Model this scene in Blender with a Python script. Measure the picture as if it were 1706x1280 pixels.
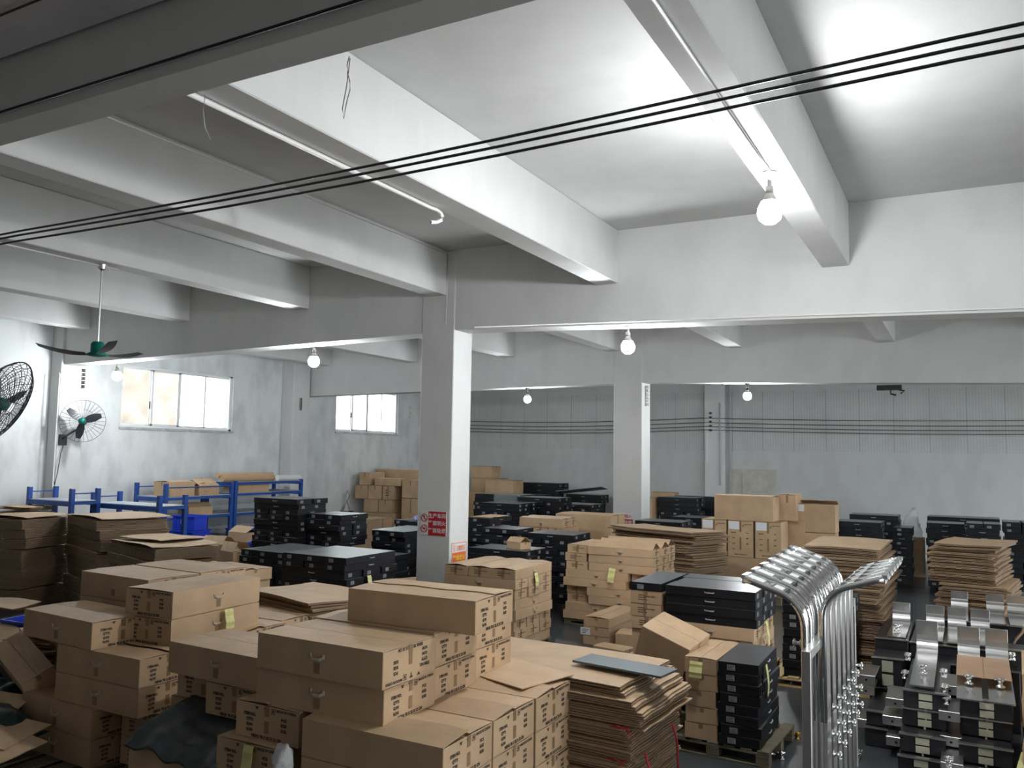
import bpy, bmesh, math, random
from mathutils import Vector, Matrix, Euler
random.seed(7)
C = bpy.context.scene.collection
for o in list(bpy.data.objects): bpy.data.objects.remove(o)
sc = bpy.context.scene
# ------------------------------------------------------------------ camera
CAMZ = 2.7
cam = bpy.data.cameras.new('camera'); camo = bpy.data.objects.new('camera', cam); C.objects.link(camo)
Rm = Matrix(((0.87984012, 0.0262102, 0.47454651), (0.47500238, -0.08198328, -0.87615722), (0.01594062, 0.996289, -0.08458209)))
camo.matrix_world = Matrix.Translation((0, 0, CAMZ)) @ Rm.to_4x4()
cam.sensor_width = 36; cam.lens = 36 * 1400 / 1706; cam.clip_start = .05; cam.clip_end = 300
sc.camera = camo
# ------------------------------------------------------------------ world, exposure
w = bpy.data.worlds.new('sky'); sc.world = w; w.use_nodes = True
nt = w.node_tree; bg = nt.nodes['Background']; bg.inputs[0].default_value = (.93, .97, 1, 1); bg.inputs[1].default_value = 4.6
sc.view_settings.view_transform = 'Standard'; sc.view_settings.look = 'None'
sc.view_settings.gamma = 1; sc.view_settings.exposure = 0.28; sc.view_settings.use_curve_mapping = False
BULB_E = 400.0
# ------------------------------------------------------------------ materials
MATS = {}
def mat(name, col, rough=.7, metal=0, var=0.0, scale=6, bump=0, col2=None, spec=.5, stretch=(1, 1, 1), detail=5):
    if name in MATS: return MATS[name]
    m = bpy.data.materials.new(name); m.use_nodes = True; t = m.node_tree; n = t.nodes; l = t.links
    b = n['Principled BSDF']; b.inputs['Roughness'].default_value = rough; b.inputs['Metallic'].default_value = metal
    b.inputs['Specular IOR Level'].default_value = spec
    b.inputs['Base Color'].default_value = (*col, 1)
    if var or bump:
        tc = n.new('ShaderNodeTexCoord'); mp = n.new('ShaderNodeMapping'); no = n.new('ShaderNodeTexNoise')
        mp.inputs['Scale'].default_value = stretch
        no.inputs['Scale'].default_value = scale; no.inputs['Detail'].default_value = detail
        l.new(tc.outputs['Object'], mp.inputs[0]); l.new(mp.outputs[0], no.inputs['Vector'])
        if var:
            oi = n.new('ShaderNodeObjectInfo')
            r = n.new('ShaderNodeValToRGB'); c2 = col2 or tuple(max(0, x * (1 - var)) for x in col)
            r.color_ramp.elements[0].position = .3; r.color_ramp.elements[1].position = .7
            r.color_ramp.elements[0].color = (*c2, 1); r.color_ramp.elements[1].color = (*[min(1, x * (1 + var * .4)) for x in col], 1)
            l.new(no.outputs['Fac'], r.inputs[0])
            hv = n.new('ShaderNodeHueSaturation'); mr = n.new('ShaderNodeMapRange')
            mr.inputs['To Min'].default_value = 1 - var * .45; mr.inputs['To Max'].default_value = 1 + var * .35
            l.new(oi.outputs['Random'], mr.inputs[0]); l.new(mr.outputs[0], hv.inputs['Value']); l.new(r.outputs[0], hv.inputs['Color'])
            l.new(hv.outputs[0], b.inputs['Base Color'])
        if bump:
            bm_ = n.new('ShaderNodeBump'); bm_.inputs['Strength'].default_value = bump; bm_.inputs['Distance'].default_value = .02
            l.new(no.outputs['Fac'], bm_.inputs['Height']); l.new(bm_.outputs[0], b.inputs['Normal'])
    MATS[name] = m; return m
def emat(name, col, s):
    m = bpy.data.materials.new(name); m.use_nodes = True; b = m.node_tree.nodes['Principled BSDF']
    b.inputs['Base Color'].default_value = (*col, 1); b.inputs['Emission Color'].default_value = (*col, 1); b.inputs['Emission Strength'].default_value = s
    MATS[name] = m; return m
KRAFT = mat('kraft', (.52, .36, .215), .62, var=.16, scale=3, bump=.04)
KRAFT2 = mat('kraft_pale', (.56, .395, .24), .66, var=.14, scale=4, bump=.04)
KEDGE = mat('kraft_edge', (.27, .19, .12), .85, var=.25, scale=14, stretch=(.3, .3, 20))
KTAPE = mat('brown_tape', (.27, .175, .095), .3, var=.08)
PRINT = mat('print_ink', (.06, .042, .03), .8)
PRINTR = mat('print_rust', (.20, .07, .035), .8)
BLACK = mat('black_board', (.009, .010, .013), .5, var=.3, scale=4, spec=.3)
BLACKTOP = mat('black_lid_sheen', (.11, .115, .12), .28, var=.18, scale=3)  # lid paler than the body, imitating reflected light; also used for sticker print
SILVER = mat('silver_label', (.30, .31, .32), .5)
WHITEPL = mat('white_plastic', (.62, .60, .56), .35)
STRAP = mat('handle_strap', (.50, .43, .33), .5)
PAPER = mat('white_paper', (.72, .73, .74), .7)
YELLOW = mat('yellow_paper', (.72, .70, .30), .75, var=.12, scale=20)
WOODP = mat('pallet_wood', (.17, .15, .095), .8, var=.4, scale=8, bump=.2, stretch=(1, 6, 6))
WOODY = mat('pale_wood', (.50, .36, .17), .7, var=.2, scale=8, stretch=(1, 6, 6))
BLUE = mat('rack_blue', (.015, .075, .34), .38, var=.12)
SHELFG = mat('shelf_grey', (.42, .46, .50), .4, var=.12)
CRATEB = mat('crate_blue', (.02, .06, .62), .35)
GREENP = mat('fan_green', (.0, .17, .13), .35)
FANBL = mat('fan_black', (.02, .024, .03), .4)
STEEL = mat('steel_brushed', (.66, .66, .65), .32, 1, var=.08, scale=20, stretch=(1, 1, 12))
MIRROR = mat('steel_mirror', (.86, .86, .85), .2, 1)
CHROME = mat('chrome', (.85, .85, .85), .06, 1)
DKMETAL = mat('dark_metal', (.045, .045, .05), .3, .4, var=.3)
CREAM = mat('cream_pad', (.46, .45, .34), .6)
WIREK = mat('black_cable', (.008, .008, .012), .45)
WIREG = mat('grey_cable', (.10, .095, .09), .6)
CONDUIT = mat('conduit_white', (.78, .78, .76), .4)
PORC = mat('insulator_white', (.62, .62, .60), .25)
PORD = mat('insulator_dark', (.035, .03, .03), .3)
RED = mat('sign_red', (.50, .015, .02), .5)
ORANGE = mat('sign_orange', (.75, .16, .05), .5)
YEL2 = mat('sign_yellow', (.9, .62, .05), .5)
WHITES = mat('sign_white', (.75, .75, .75), .5)
PINKS = mat('sign_pink', (.72, .45, .40), .55)
REDSTR = mat('red_string', (.45, .02, .03), .6)
TANSTR = mat('pale_string', (.50, .45, .34), .7)
BAGW = mat('white_bag', (.62, .62, .62), .45, bump=.6, scale=20)
BAGG = mat('dark_green_sheet', (.008, .03, .026), .3, bump=.5, scale=9, var=.3)
BAGK = mat('grey_plastic', (.06, .072, .075), .33, bump=.35, scale=7, var=.2)
CLOTHW = mat('bag_contents', (.45, .46, .62), .6, var=.6, scale=18, col2=(.05, .05, .22))
def clear_film():
    m = bpy.data.materials.new('clear_film'); m.use_nodes = True; t = m.node_tree; b = t.nodes['Principled BSDF']
    b.inputs['Base Color'].default_value = (.7, .78, .78, 1); b.inputs['Roughness'].default_value = .25; b.inputs['Alpha'].default_value = .35
    no = t.nodes.new('ShaderNodeTexNoise'); no.inputs['Scale'].default_value = 9; bu = t.nodes.new('ShaderNodeBump'); bu.inputs['Strength'].default_value = .8
    t.links.new(no.outputs['Fac'], bu.inputs['Height']); t.links.new(bu.outputs[0], b.inputs['Normal']); return m
FILM = clear_film()
def glass_mat():
    m = bpy.data.materials.new('window_glass'); m.use_nodes = True; t = m.node_tree; t.nodes.clear()
    o = t.nodes.new('ShaderNodeOutputMaterial'); mx = t.nodes.new('ShaderNodeMixShader'); tr = t.nodes.new('ShaderNodeBsdfTransparent'); g = t.nodes.new('ShaderNodeBsdfGlossy')
    g.inputs['Roughness'].default_value = .05; tr.inputs[0].default_value = (.93, .96, .95, 1); mx.inputs[0].default_value = .012
    t.links.new(tr.outputs[0], mx.inputs[1]); t.links.new(g.outputs[0], mx.inputs[2]); t.links.new(mx.outputs[0], o.inputs[0]); return m
GLASS = glass_mat()
def wall_mat(name, base, stain=.16, seed=0., tiles=None):
    """painted plaster, blotchy with grey grime; tiles=(z0,z1) adds the strip of small painted-over ribs"""
    m = bpy.data.materials.new(name); m.use_nodes = True; t = m.node_tree; n = t.nodes; l = t.links; b = n['Principled BSDF']
    b.inputs['Roughness'].default_value = .8; b.inputs['Specular IOR Level'].default_value = .25
    tc = n.new('ShaderNodeTexCoord'); mp = n.new('ShaderNodeMapping'); mp.inputs['Location'].default_value = (seed, seed * 2, seed)
    l.new(tc.outputs['Object'], mp.inputs[0])
    a = n.new('ShaderNodeTexNoise'); a.inputs['Scale'].default_value = .55; a.inputs['Detail'].default_value = 6; a.inputs['Roughness'].default_value = .6
    l.new(mp.outputs[0], a.inputs['Vector'])
    mp2 = n.new('ShaderNodeMapping'); mp2.inputs['Scale'].default_value = (1.6, 1.6, .8); l.new(mp.outputs[0], mp2.inputs[0])
    c = n.new('ShaderNodeTexNoise'); c.inputs['Scale'].default_value = 1.6; c.inputs['Detail'].default_value = 5; l.new(mp2.outputs[0], c.inputs['Vector'])
    mul = n.new('ShaderNodeMath'); mul.operation = 'MULTIPLY'; l.new(a.outputs['Fac'], mul.inputs[0]); l.new(c.outputs['Fac'], mul.inputs[1])
    r = n.new('ShaderNodeValToRGB'); r.color_ramp.elements[0].position = .14; r.color_ramp.elements[1].position = .30
    r.color_ramp.elements[0].color = (*[x * (1 - stain) for x in base], 1); r.color_ramp.elements[1].color = (*base, 1)
    l.new(mul.outputs[0], r.inputs[0]); out = r.outputs[0]
    if tiles:
        sx = n.new('ShaderNodeSeparateXYZ'); l.new(tc.outputs['Object'], sx.inputs[0])
        def M(op, x, y=None, z=None):
            q = n.new('ShaderNodeMath'); q.operation = op
            for i, v in enumerate((x, y, z)):
                if v is None: continue
                if hasattr(v, 'is_linked'): l.new(v, q.inputs[i])
                else: q.inputs[i].default_value = v
            return q.outputs[0]
        def line(sock, period, wd):
            return M('LESS_THAN', M('FRACT', M('DIVIDE', sock, period)), wd)
        v = line(sx.outputs['X'], .075, .25); v2 = line(sx.outputs['X'], .9, .03); h = line(sx.outputs['Z'], .09, .14)
        tot = M('ADD', M('MULTIPLY', v, .55), M('ADD', M('MULTIPLY', v2, .9), M('MULTIPLY', h, .22)))
        inz = M('MULTIPLY', M('GREATER_THAN', sx.outputs['Z'], tiles[0]), M('LESS_THAN', sx.outputs['Z'], tiles[1]))
        f = M('MULTIPLY', M('MULTIPLY', tot, inz), M('MULTIPLY', a.outputs['Fac'], .75)); f.node.use_clamp = True
        mx = n.new('ShaderNodeMix'); mx.data_type = 'RGBA'; l.new(f, mx.inputs['Factor']); l.new(out, mx.inputs['A']); mx.inputs['B'].default_value = (.22, .25, .24, 1)
        out = mx.outputs['Result']
    l.new(out, b.inputs['Base Color']); return m
WALLM = wall_mat('white_plaster', (.66, .68, .68), .10, 3)
WALLL = wall_mat('stained_plaster', (.72, .75, .75), .22, 8)
WALLB = wall_mat('ribbed_plaster', (.56, .58, .57), .10, 5, tiles=(2.95, 4.75))
CEILM = wall_mat('ceiling_paint', (.57, .58, .57), .07, 1)
BEAMM = wall_mat('beam_paint', (.68, .69, .68), .08, 13)
def floor_mat():
    m = mat('epoxy_floor', (.05, .056, .06), .32, var=.3, scale=.9, bump=.02, detail=8); return m
FLOORM = floor_mat()
BUILDING = mat('outside_render', (.40, .32, .275), .9, var=.35, scale=2)
# ------------------------------------------------------------------ mesh helpers
def new_mesh(name, bm, m, smooth=False):
    me = bpy.data.meshes.new(name); bm.normal_update(); bm.to_mesh(me); bm.free()
    for q in (m if isinstance(m, (list, tuple)) else [m]): me.materials.append(q)
    if smooth:
        for p in me.polygons: p.use_smooth = True
    return me
def link(name, me, parent=None, loc=(0, 0, 0), rot=(0, 0, 0)):
    o = bpy.data.objects.new(name, me); C.objects.link(o); o.location = loc; o.rotation_euler = rot
    if parent is not None: o.parent = parent
    return o
def obj(name, bm, m, parent=None, loc=(0, 0, 0), rot=(0, 0, 0), smooth=False):
    return link(name, new_mesh(name, bm, m, smooth), parent, loc, rot)
def tag(o, label, cat, group=None, kind=None):
    o['label'] = label; o['category'] = cat
    if group: o['group'] = group
    if kind: o['kind'] = kind
    return o
def thing(name, label, cat, loc=(0, 0, 0), rz=0, group=None):
    o = bpy.data.objects.new(name, None); C.objects.link(o); o.empty_display_size = .1
    o.location = loc; o.rotation_euler = (0, 0, rz); return tag(o, label, cat, group)
def struct(name, bm, m, loc=(0, 0, 0), label=None, cat=None):
    o = obj(name, bm, m, None, loc); o['kind'] = 'structure'
    if label: o['label'] = label
    if cat: o['category'] = cat
    return o
def bx(bm, x0, x1, y0, y1, z0, z1, mi=0, M=None):
    vs = [bm.verts.new(v) for v in ((x0, y0, z0), (x1, y0, z0), (x1, y1, z0), (x0, y1, z0), (x0, y0, z1), (x1, y0, z1), (x1, y1, z1), (x0, y1, z1))]
    for f in ((0, 3, 2, 1), (4, 5, 6, 7), (0, 1, 5, 4), (1, 2, 6, 5), (2, 3, 7, 6), (3, 0, 4, 7)):
        fc = bm.faces.new([vs[i] for i in f]); fc.material_index = mi
    if M is not None: bmesh.ops.transform(bm, matrix=M, verts=vs)
    return vs
def NB(): return bmesh.new()
def bevel(bm, w, seg=1):
    bmesh.ops.bevel(bm, geom=list(bm.edges), offset=w, segments=seg, affect='EDGES', clamp_overlap=True); return bm
def tube(bm, pts, r, n=8, closed=False, caps=True, r2=None):
    pts = [Vector(p) for p in pts]; rings = []; N = len(pts); up = Vector((0, 0, 1))
    for i, p in enumerate(pts):
        a = pts[(i - 1) % N] if (closed or i > 0) else p; b = pts[(i + 1) % N] if (closed or i < N - 1) else p
        d = (b - a).normalized() if (b - a).length > 1e-9 else Vector((0, 0, 1))
        u = d.cross(up)
        if u.length < .05: u = d.cross(Vector((1, 0, 0)))
        u.normalize(); v = d.cross(u).normalized()
        rr = r if r2 is None else r + (r2 - r) * i / max(1, N - 1)
        rings.append([bm.verts.new(p + (u * math.cos(2 * math.pi * k / n) + v * math.sin(2 * math.pi * k / n)) * rr) for k in range(n)])
    for i in range(N if closed else N - 1):
        A = rings[i]; B = rings[(i + 1) % N]
        for k in range(n): bm.faces.new((A[k], A[(k + 1) % n], B[(k + 1) % n], B[k]))
    if caps and not closed: bm.faces.new(rings[0]); bm.faces.new(list(reversed(rings[-1])))
    return bm
def lathe(bm, prof, n=20, M=None, mi=0):
    rings = []; vs = []
    for r, z in prof:
        if r < 1e-5: ring = [bm.verts.new((0, 0, z))]
        else: ring = [bm.verts.new((r * math.cos(2 * math.pi * k / n), r * math.sin(2 * math.pi * k / n), z)) for k in range(n)]
        rings.append(ring); vs += ring
    for A, B in zip(rings, rings[1:]):
        for k in range(n):
            a = [A[0]] if len(A) == 1 else [A[k], A[(k + 1) % n]]; b = [B[0]] if len(B) == 1 else [B[(k + 1) % n], B[k]]
            if len(a) + len(b) > 2: bm.faces.new(a + b).material_index = mi
    if M is not None: bmesh.ops.transform(bm, matrix=M, verts=vs)
    return bm
TXT = {}
def text_bm(s, size, bold=0.0):
    """flat letters as mesh, centred on origin in XY"""
    k = (s, size, bold)
    if k not in TXT:
        cu = bpy.data.curves.new('t', 'FONT'); cu.body = s; cu.size = size; cu.resolution_u = 2; cu.offset = bold
        cu.align_x = 'CENTER'; cu.align_y = 'CENTER'; cu.extrude = .0
        o = bpy.data.objects.new('t', cu); C.objects.link(o); bpy.context.view_layer.update()
        me = bpy.data.meshes.new_from_object(o.evaluated_get(bpy.context.evaluated_depsgraph_get()))
        bpy.data.objects.remove(o); TXT[k] = me
    return TXT[k]
def add_text(bm, s, size, x, y, mi=0, bold=0.0, M=None):
    me = text_bm(s, size, bold); n0 = len(bm.verts); f0 = len(bm.faces); bm.from_mesh(me)
    bm.verts.ensure_lookup_table(); bm.faces.ensure_lookup_table()
    vs = bm.verts[n0:]; T = Matrix.Translation((x, y, 0))
    bmesh.ops.transform(bm, matrix=(M @ T if M is not None else T), verts=vs)
    for f in bm.faces[f0:]: f.material_index = mi
def quad(bm, x0, x1, y0, y1, z=0, mi=0):
    f = bm.faces.new([bm.verts.new(p) for p in ((x0, y0, z), (x1, y0, z), (x1, y1, z), (x0, y1, z))]); f.material_index = mi; return f
ORD = ['topmost'] + ['%d%s from the top' % (i, 'th' if 10 <= i % 100 <= 20 else {1: 'st', 2: 'nd', 3: 'rd'}.get(i % 10, 'th')) for i in range(2, 70)]
# ------------------------------------------------------------------ the room
XL = -16.75; Y1 = 10.8; Y2 = 18.2; Y3 = 25.8; ZC = 5.85; XR = 7.5; YN = -3.0; ZNEAR = 4.86
b = NB(); bx(b, XL - .3, XR, YN, Y3 + .3, -.2, 0); struct('floor', b, FLOORM, label='dark grey epoxy painted concrete floor')
b = NB(); bx(b, XL - .3, XR, 2.6, Y3 + .3, ZC, ZC + .2); struct('ceiling', b, CEILM); b = NB(); bx(b, XL - .3, XR, YN, 2.6, ZNEAR, ZC + .2); struct('trim_60', b, mat('bare_concrete', (.80, .76, .76), .9, var=.15, scale=2), label='lower grey slab of the near bay above the viewpoint')
b = NB(); bx(b, XL - .3, XR, Y3, Y3 + .3, 0, ZC); struct('wall_back', b, WALLB)
LIGHT_OPENINGS = [(0.2, 7.0), (8.2, 15.6), (17.0, 24.4)]   # unseen openings added to bring daylight in beyond the right edge of view
b = NB(); ys = [YN] + [v for q in LIGHT_OPENINGS for v in q] + [Y3 + .3]
for i in range(0, len(ys), 2): bx(b, XR, XR + .3, ys[i], ys[i + 1], -.2, ZC + .2)
for y0, y1 in LIGHT_OPENINGS: bx(b, XR, XR + .3, y0, y1, 4.3, ZC + .2)
struct('wall_right', b, WALLM)
b = NB(); bx(b, XR + .3, XR + 14, YN - 6, Y3 + 8, -.2, -.02); struct('ground', b, mat('yard_concrete', (.42, .42, .40), .9, var=.2, scale=1), label='pale concrete yard outside the added daylight openings')
for i, (y0, y1) in enumerate(LIGHT_OPENINGS):
    pl = bpy.data.lights.new('daylight_portal', 'AREA'); pl.shape = 'RECTANGLE'; pl.size = 4.3; pl.size_y = y1 - y0; pl.cycles.is_portal = True
    po = bpy.data.objects.new('daylight_portal', pl); C.objects.link(po); po.location = (XR + .1, (y0 + y1) / 2, 2.15); po.rotation_euler = (0, math.pi / 2, 0)
b = NB(); bx(b, XL - .3, XR + .3, YN - .3, YN, -.2, ZC + .2); struct('wall_near', b, mat('near_wall_bounce', (.36, .33, .31), .9, var=.3, scale=4))  # unseen wall, its tone chosen for how much light it bounces forward
# left wall with its two window openings
WIN = [(12.44, 15.72, 3.2, 4.62), (19.8, 22.95, 3.33, 4.72)]
b = NB(); ys = [YN] + [v for q in WIN for v in q[:2]] + [Y3]
for i in range(0, len(ys), 2): bx(b, XL - .3, XL, ys[i], ys[i + 1], 0, ZC)
for y0, y1, z0, z1 in WIN: bx(b, XL - .3, XL, y0, y1, 0, z0); bx(b, XL - .3, XL, y0, y1, z1, ZC)
struct('wall_left', b, WALLL)
ALU = mat('white_aluminium', (.72, .73, .74), .35)
SILLM = mat('sill_concrete', (.55, .57, .57), .8, var=.3)
for wi, (y0, y1, z0, z1) in enumerate(WIN):
    fr = bpy.data.objects.new('window_%d' % (wi + 1), None); C.objects.link(fr); fr['kind'] = 'structure'
    fr['label'] = ['four pane sliding window with beige first pane, left of the second pilaster', 'bright white four pane sliding window behind the wall pilaster'][wi]
    x0, x1 = XL - .14, XL - .04; t = .05
    b = NB(); bx(b, x0, x1, y0, y1, z0, z0 + t); bx(b, x0, x1, y0, y1, z1 - t, z1); bx(b, x0, x1, y0, y0 + t, z0, z1); bx(b, x0, x1, y1 - t * 1.6, y1, z0, z1)
    obj('window_frame', bevel(b, .006), ALU, fr)
    b = NB(); bx(b, XL - .14, XL + .03, y0 - .03, y1 + .03, z0 - .05, z0 + .005); obj('window_sill', b, SILLM, fr)
    n = 4; step = (y1 - y0 - 2 * t) / n
    for k in range(n):
        ya = y0 + t + k * step; yb = ya + step; xo = x0 + (.02 if k in (0, 3) else .055)
        s = .035 if k != 1 else .05
        b = NB(); bx(b, xo, xo + .03, ya, ya + s, z0 + t, z1 - t); bx(b, xo, xo + .03, yb - s, yb, z0 + t, z1 - t)
        bx(b, xo, xo + .03, ya, yb, z0 + t, z0 + t + s); bx(b, xo, xo + .03, ya, yb, z1 - t - s, z1 - t); sash = obj('sash', bevel(b, .004), ALU, fr)
        b = NB(); bx(b, xo + .012, xo + .018, ya + s, yb - s, z0 + t + s, z1 - t - s); obj('pane', b, GLASS, sash)
        if k == 0: b = NB(); bx(b, xo + .03, xo + .05, yb - .035, yb - .015, z0 + .45, z0 + .62); obj('latch', b, DKMETAL, sash)
b = NB(); bx(b, -21.2, -20.4, 8, 17.1, -1, 6.2); bx(b, -21.25, -20.35, 7.95, 17.15, 6.2, 6.5)
tag(obj('neighbour_building', b, BUILDING), 'beige rendered building seen outside through the first window', 'building')
# pillars: Y row 1 and 2; wall pilasters
def pillar(name, x0, x1, y0, y1, ztop, label):
    b = NB(); bx(b, x0, x1, y0, y1, 0, ztop); bevel(b, .012); o = struct(name, b, BEAMM, label=label, cat='pillar'); return o
pillar('trim_1', -7.46, -6.86, 10.785, 11.32, 5.84, 'large white square pillar with red safety signs in the middle of the hall')
pillar('trim_2', -7.17, -6.48, 18.188, 18.75, 5.84, 'white square pillar farther back, red sign at its foot')
pillar('trim_3', XL, XL + .35, 10.75, 11.3, ZC, 'white pilaster on the left wall next to the wall fan')
pillar('trim_4', XL, XL + .42, 17.5, 18.15, ZC, 'white pilaster on the left wall between the two windows')
pillar('trim_5', -7.1, -6.5, Y3 - .2, Y3, ZC, 'shallow pilaster with pipes on the back wall')
# long beams, their undersides dip slightly from pillar to pillar
def beam(name, pts, y0, y1, label, zt=ZC):
    b = NB()
    prev = None
    for x, z in pts:
        r = [b.verts.new(p) for p in ((x, y0, z), (x, y1, z), (x, y1, zt), (x, y0, zt))]
        if prev:
            for i in range(4): b.faces.new((prev[i], r[i], r[(i + 1) % 4], prev[(i + 1) % 4]))
        else: b.faces.new(list(reversed(r)))
        prev = r
    b.faces.new(prev); bmesh.ops.recalc_face_normals(b, faces=b.faces); return struct(name, b, BEAMM, label=label, cat='beam')
beam('trim_6', [(XL, 4.42), (-7.46, 4.58), (-6.86, 4.6), (.6, 4.38), (XR, 4.3)], 10.8, 11.2, 'deep white ceiling beam across the hall resting on the big pillar')
beam('trim_7', [(XL, 4.28), (-7.17, 4.39), (-6.48, 4.40), (-4.16, 4.335), (.7, 4.2), (XR, 4.1)], 18.2, 18.6, 'farther white ceiling beam resting on the second pillar')
b = NB(); bx(b, XL, XR, 2.64, 2.84, 4.5, ZC); struct('trim_8', b, BEAMM, label='dark near ceiling beam crossing the top left of the view', cat='beam')
# joists
JX = [(-18.0, 0), (-15.62, .02), (-12.72, 0), (-9.8, .03), (-7.02, .05), (-4.2, 0), (-1.2, -.03), (1.7, 0), (4.6, 0)]
k = 9
for i, (xr, dz) in enumerate(JX[1:]):
    for (ya, yb, nm) in ((2.84, 10.8, 'near bay'), (11.2, 18.2, 'middle bay'), (18.6, Y3, 'far bay')):
        b = NB(); wd = .32; bx(b, xr - wd, xr, ya, yb, 5.1 + dz, ZC); bevel(b, .01)
        struct('trim_%d' % k, b, BEAMM, label='white ceiling joist in the %s' % nm, cat='joist'); k += 1
# ------------------------------------------------------------------ bulbs
BULBM = emat('bulb_glow', (.94, .97, 1), BULB_E); BULBN = emat('bulb_glow_near', (.97, .98, 1), BULB_E * 1.75)
def bulb(x, y, ztop, label, s=1.0, drop=.06):
    t = thing('light_bulb', label, 'light bulb', (x, y, ztop), group='bare bulbs under the beams')
    b = NB(); lathe(b, [(0, 0), (.055 * s, 0), (.055 * s, -.02), (.018 * s, -.035), (.016 * s, -drop - .02), (.03 * s, -drop - .025), (.03 * s, -drop - .085), (0, -drop - .085)], 16)
    obj('lamp_holder', b, DKMETAL if s < 1.05 else WHITEPL, t, smooth=True)
    b = NB(); z = -drop - .075
    lathe(b, [(0, z - .068 * s), (.060 * s, z - .068 * s), (.085 * s, z - .12 * s), (.088 * s, z - .15 * s), (.075 * s, z - .195 * s), (.04 * s, z - .225 * s), (0, z - .235 * s)], 16)
    hb = NB(); lathe(hb, [(0, z), (.027 * s, z), (.037 * s, z - .03 * s), (.063 * s, z - .068 * s), (.0, z - .069 * s)], 16); obj('housing', hb, WHITEPL, t, smooth=True)
    obj('bulb', b, BULBN if s > 1.12 else BULBM, t, smooth=True)
bulb(-1.38, 6.96, 5.07, 'large glaring bulb on the joist at upper right', 1.15, .10)
bulb(-9.82, 10.98, 4.54, 'lit bulb under the beam left of the big white pillar', 1.1)
bulb(-4.12, 10.98, 4.52, 'lit bulb under the beam right of the big white pillar', 1.1)
bulb(-14.95, 10.98, 4.45, 'lit bulb under the beam in front of the beige window pane', 1.1)
bulb(-9.5, 18.35, 4.36, 'small far bulb between the two pillars, under the farther beam', 1)
bulb(-4.15, 18.35, 4.335, 'small far bulb right of the second pillar, under the farther beam', 1)
#bulb(4.9, 6.2, 5.1, 'bulb on a joist beyond the right edge of the view', 1.15)
#bulb(4.9, 11.0, 4.33, 'bulb under the beam beyond the right edge of the view', 1)
# ------------------------------------------------------------------ cables, conduits, insulators
for i, (za, zb) in enumerate(((4.4640, 4.55), (4.43, 4.50), (4.383, 4.448))):
    b = NB(); pts = []
    for q in range(25):
        t = q / 24; x = -13.5 + t * 18; zz = za + (x + 7.0) / 7.25 * (zb - za) - .05 * math.sin(math.pi * min(1, max(0, (x + 7) / 7.2)))
        pts.append((x, 4.0, zz))
    tube(b, pts, .0085, 6)
    tag(obj('power_cable', b, WIREK, smooth=True), '%s of the three black cables strung across the whole view' % ('top', 'middle', 'bottom')[i], 'cable', 'black cables overhead')
def cab(name, pts, r, m, label, group=None, cat='cable', kind=None):
    b = NB(); tube(b, pts, r, 6); return tag(obj(name, b, m, smooth=True), label, cat, group, kind)
c = cab('conduit', [(-4.5, 2.86, 5.07), (-4.5, 6.6, 5.07)] + [(-4.5 + .06 * math.sin(a), 6.6 + .12 * math.sin(a), 5.07 - .07 + .07 * math.cos(a)) for a in (.5, 1, 1.5, 2, 2.6, 3.1)], .02, CONDUIT, 'white conduit with hooked end along the underside of the middle joist', cat='conduit')
cab('conduit', [(-10.02, 2.86, 5.11), (-10.02, 7.3, 5.11)], .013, CONDUIT, 'thin white conduit leading to the ceiling fan', cat='conduit')
cab('conduit', [(-1.36, 2.86, 5.05), (-1.36, 6.9, 5.05)], .010, CONDUIT, 'white conduit feeding the large bulb', cat='conduit')
cab('conduit', [(-7.0, 2.86, 5.8), (-7.0, 10.78, 5.8), (-7.02, 10.785, 4.7)], .012, CONDUIT, 'thin conduit running along the ceiling to the big pillar', cat='conduit')
cab('conduit', [(-6.5, 10.78, 4.62), (-4.2, 10.78, 4.56), (.6, 10.78, 4.42), (7, 10.78, 4.33)], .012, CONDUIT, 'white conduit along the bottom edge of the deep beam, right side', cat='conduit')
cab('conduit', [(XL + .02, 10.9, 4.4), (XL + .38, 10.7, 4.2), (XL + .38, 10.7, 1.9)], .012, CONDUIT, 'white conduit running down the pilaster by the wall fan', cat='conduit')
cab('loose_wire', [(-2.43, 2.88, 4.5)] + [(-2.43 - .012 * math.sin(q * 1.3), 2.88, 4.5 - q * .04) for q in range(1, 7)] + [(-2.45, 2.88, 4.21), (-2.46, 2.88, 4.26), (-2.44, 2.88, 4.36), (-2.425, 2.88, 4.49)], .0022, mat('copper_wire', (.20, .10, .07), .5), 'looped brown wire hanging from the dark near beam', cat='wire')
cab('loose_wire', [(-3.36, 2.88, 4.5), (-3.37, 2.88, 4.42), (-3.35, 2.88, 4.33), (-3.31, 2.88, 4.26)], .003, CONDUIT, 'short white wire end hanging under the dark near beam', cat='wire')
cab('power_cable', [(-12, 2.62, 4.52), (4, 2.62, 4.60)], .008, WIREK, 'black cable fixed along the dark near beam', cat='cable')
cab('power_cable', [(-12, 2.3, 4.82), (-3.4, 2.3, 4.84), (4, 2.3, 4.82)], .006, mat('brown_cable', (.07, .03, .025), .6), 'reddish brown cable along the ceiling above the near beam', cat='cable')
for j, z0 in enumerate((3.92, 3.78, 3.66, 3.56)):
    for s, (xa, xb, za_, zb_) in enumerate(((XL + .1, -7.2, 0, .02), (-7.2, 6.5, .02, -.03))):
        pts = [(xa + (xb - xa) * q / 20, Y3 - .22, z0 + za_ + (zb_ - za_) * q / 20 - .10 * math.sin(math.pi * q / 20)) for q in range(21)]
        cab('wall_cable', pts, .011, WIREG, '%s of four grey cables sagging along the back wall, %s span' % (('highest', 'second', 'third', 'lowest')[j], ('left', 'right')[s]), 'cables on the back wall')
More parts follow.
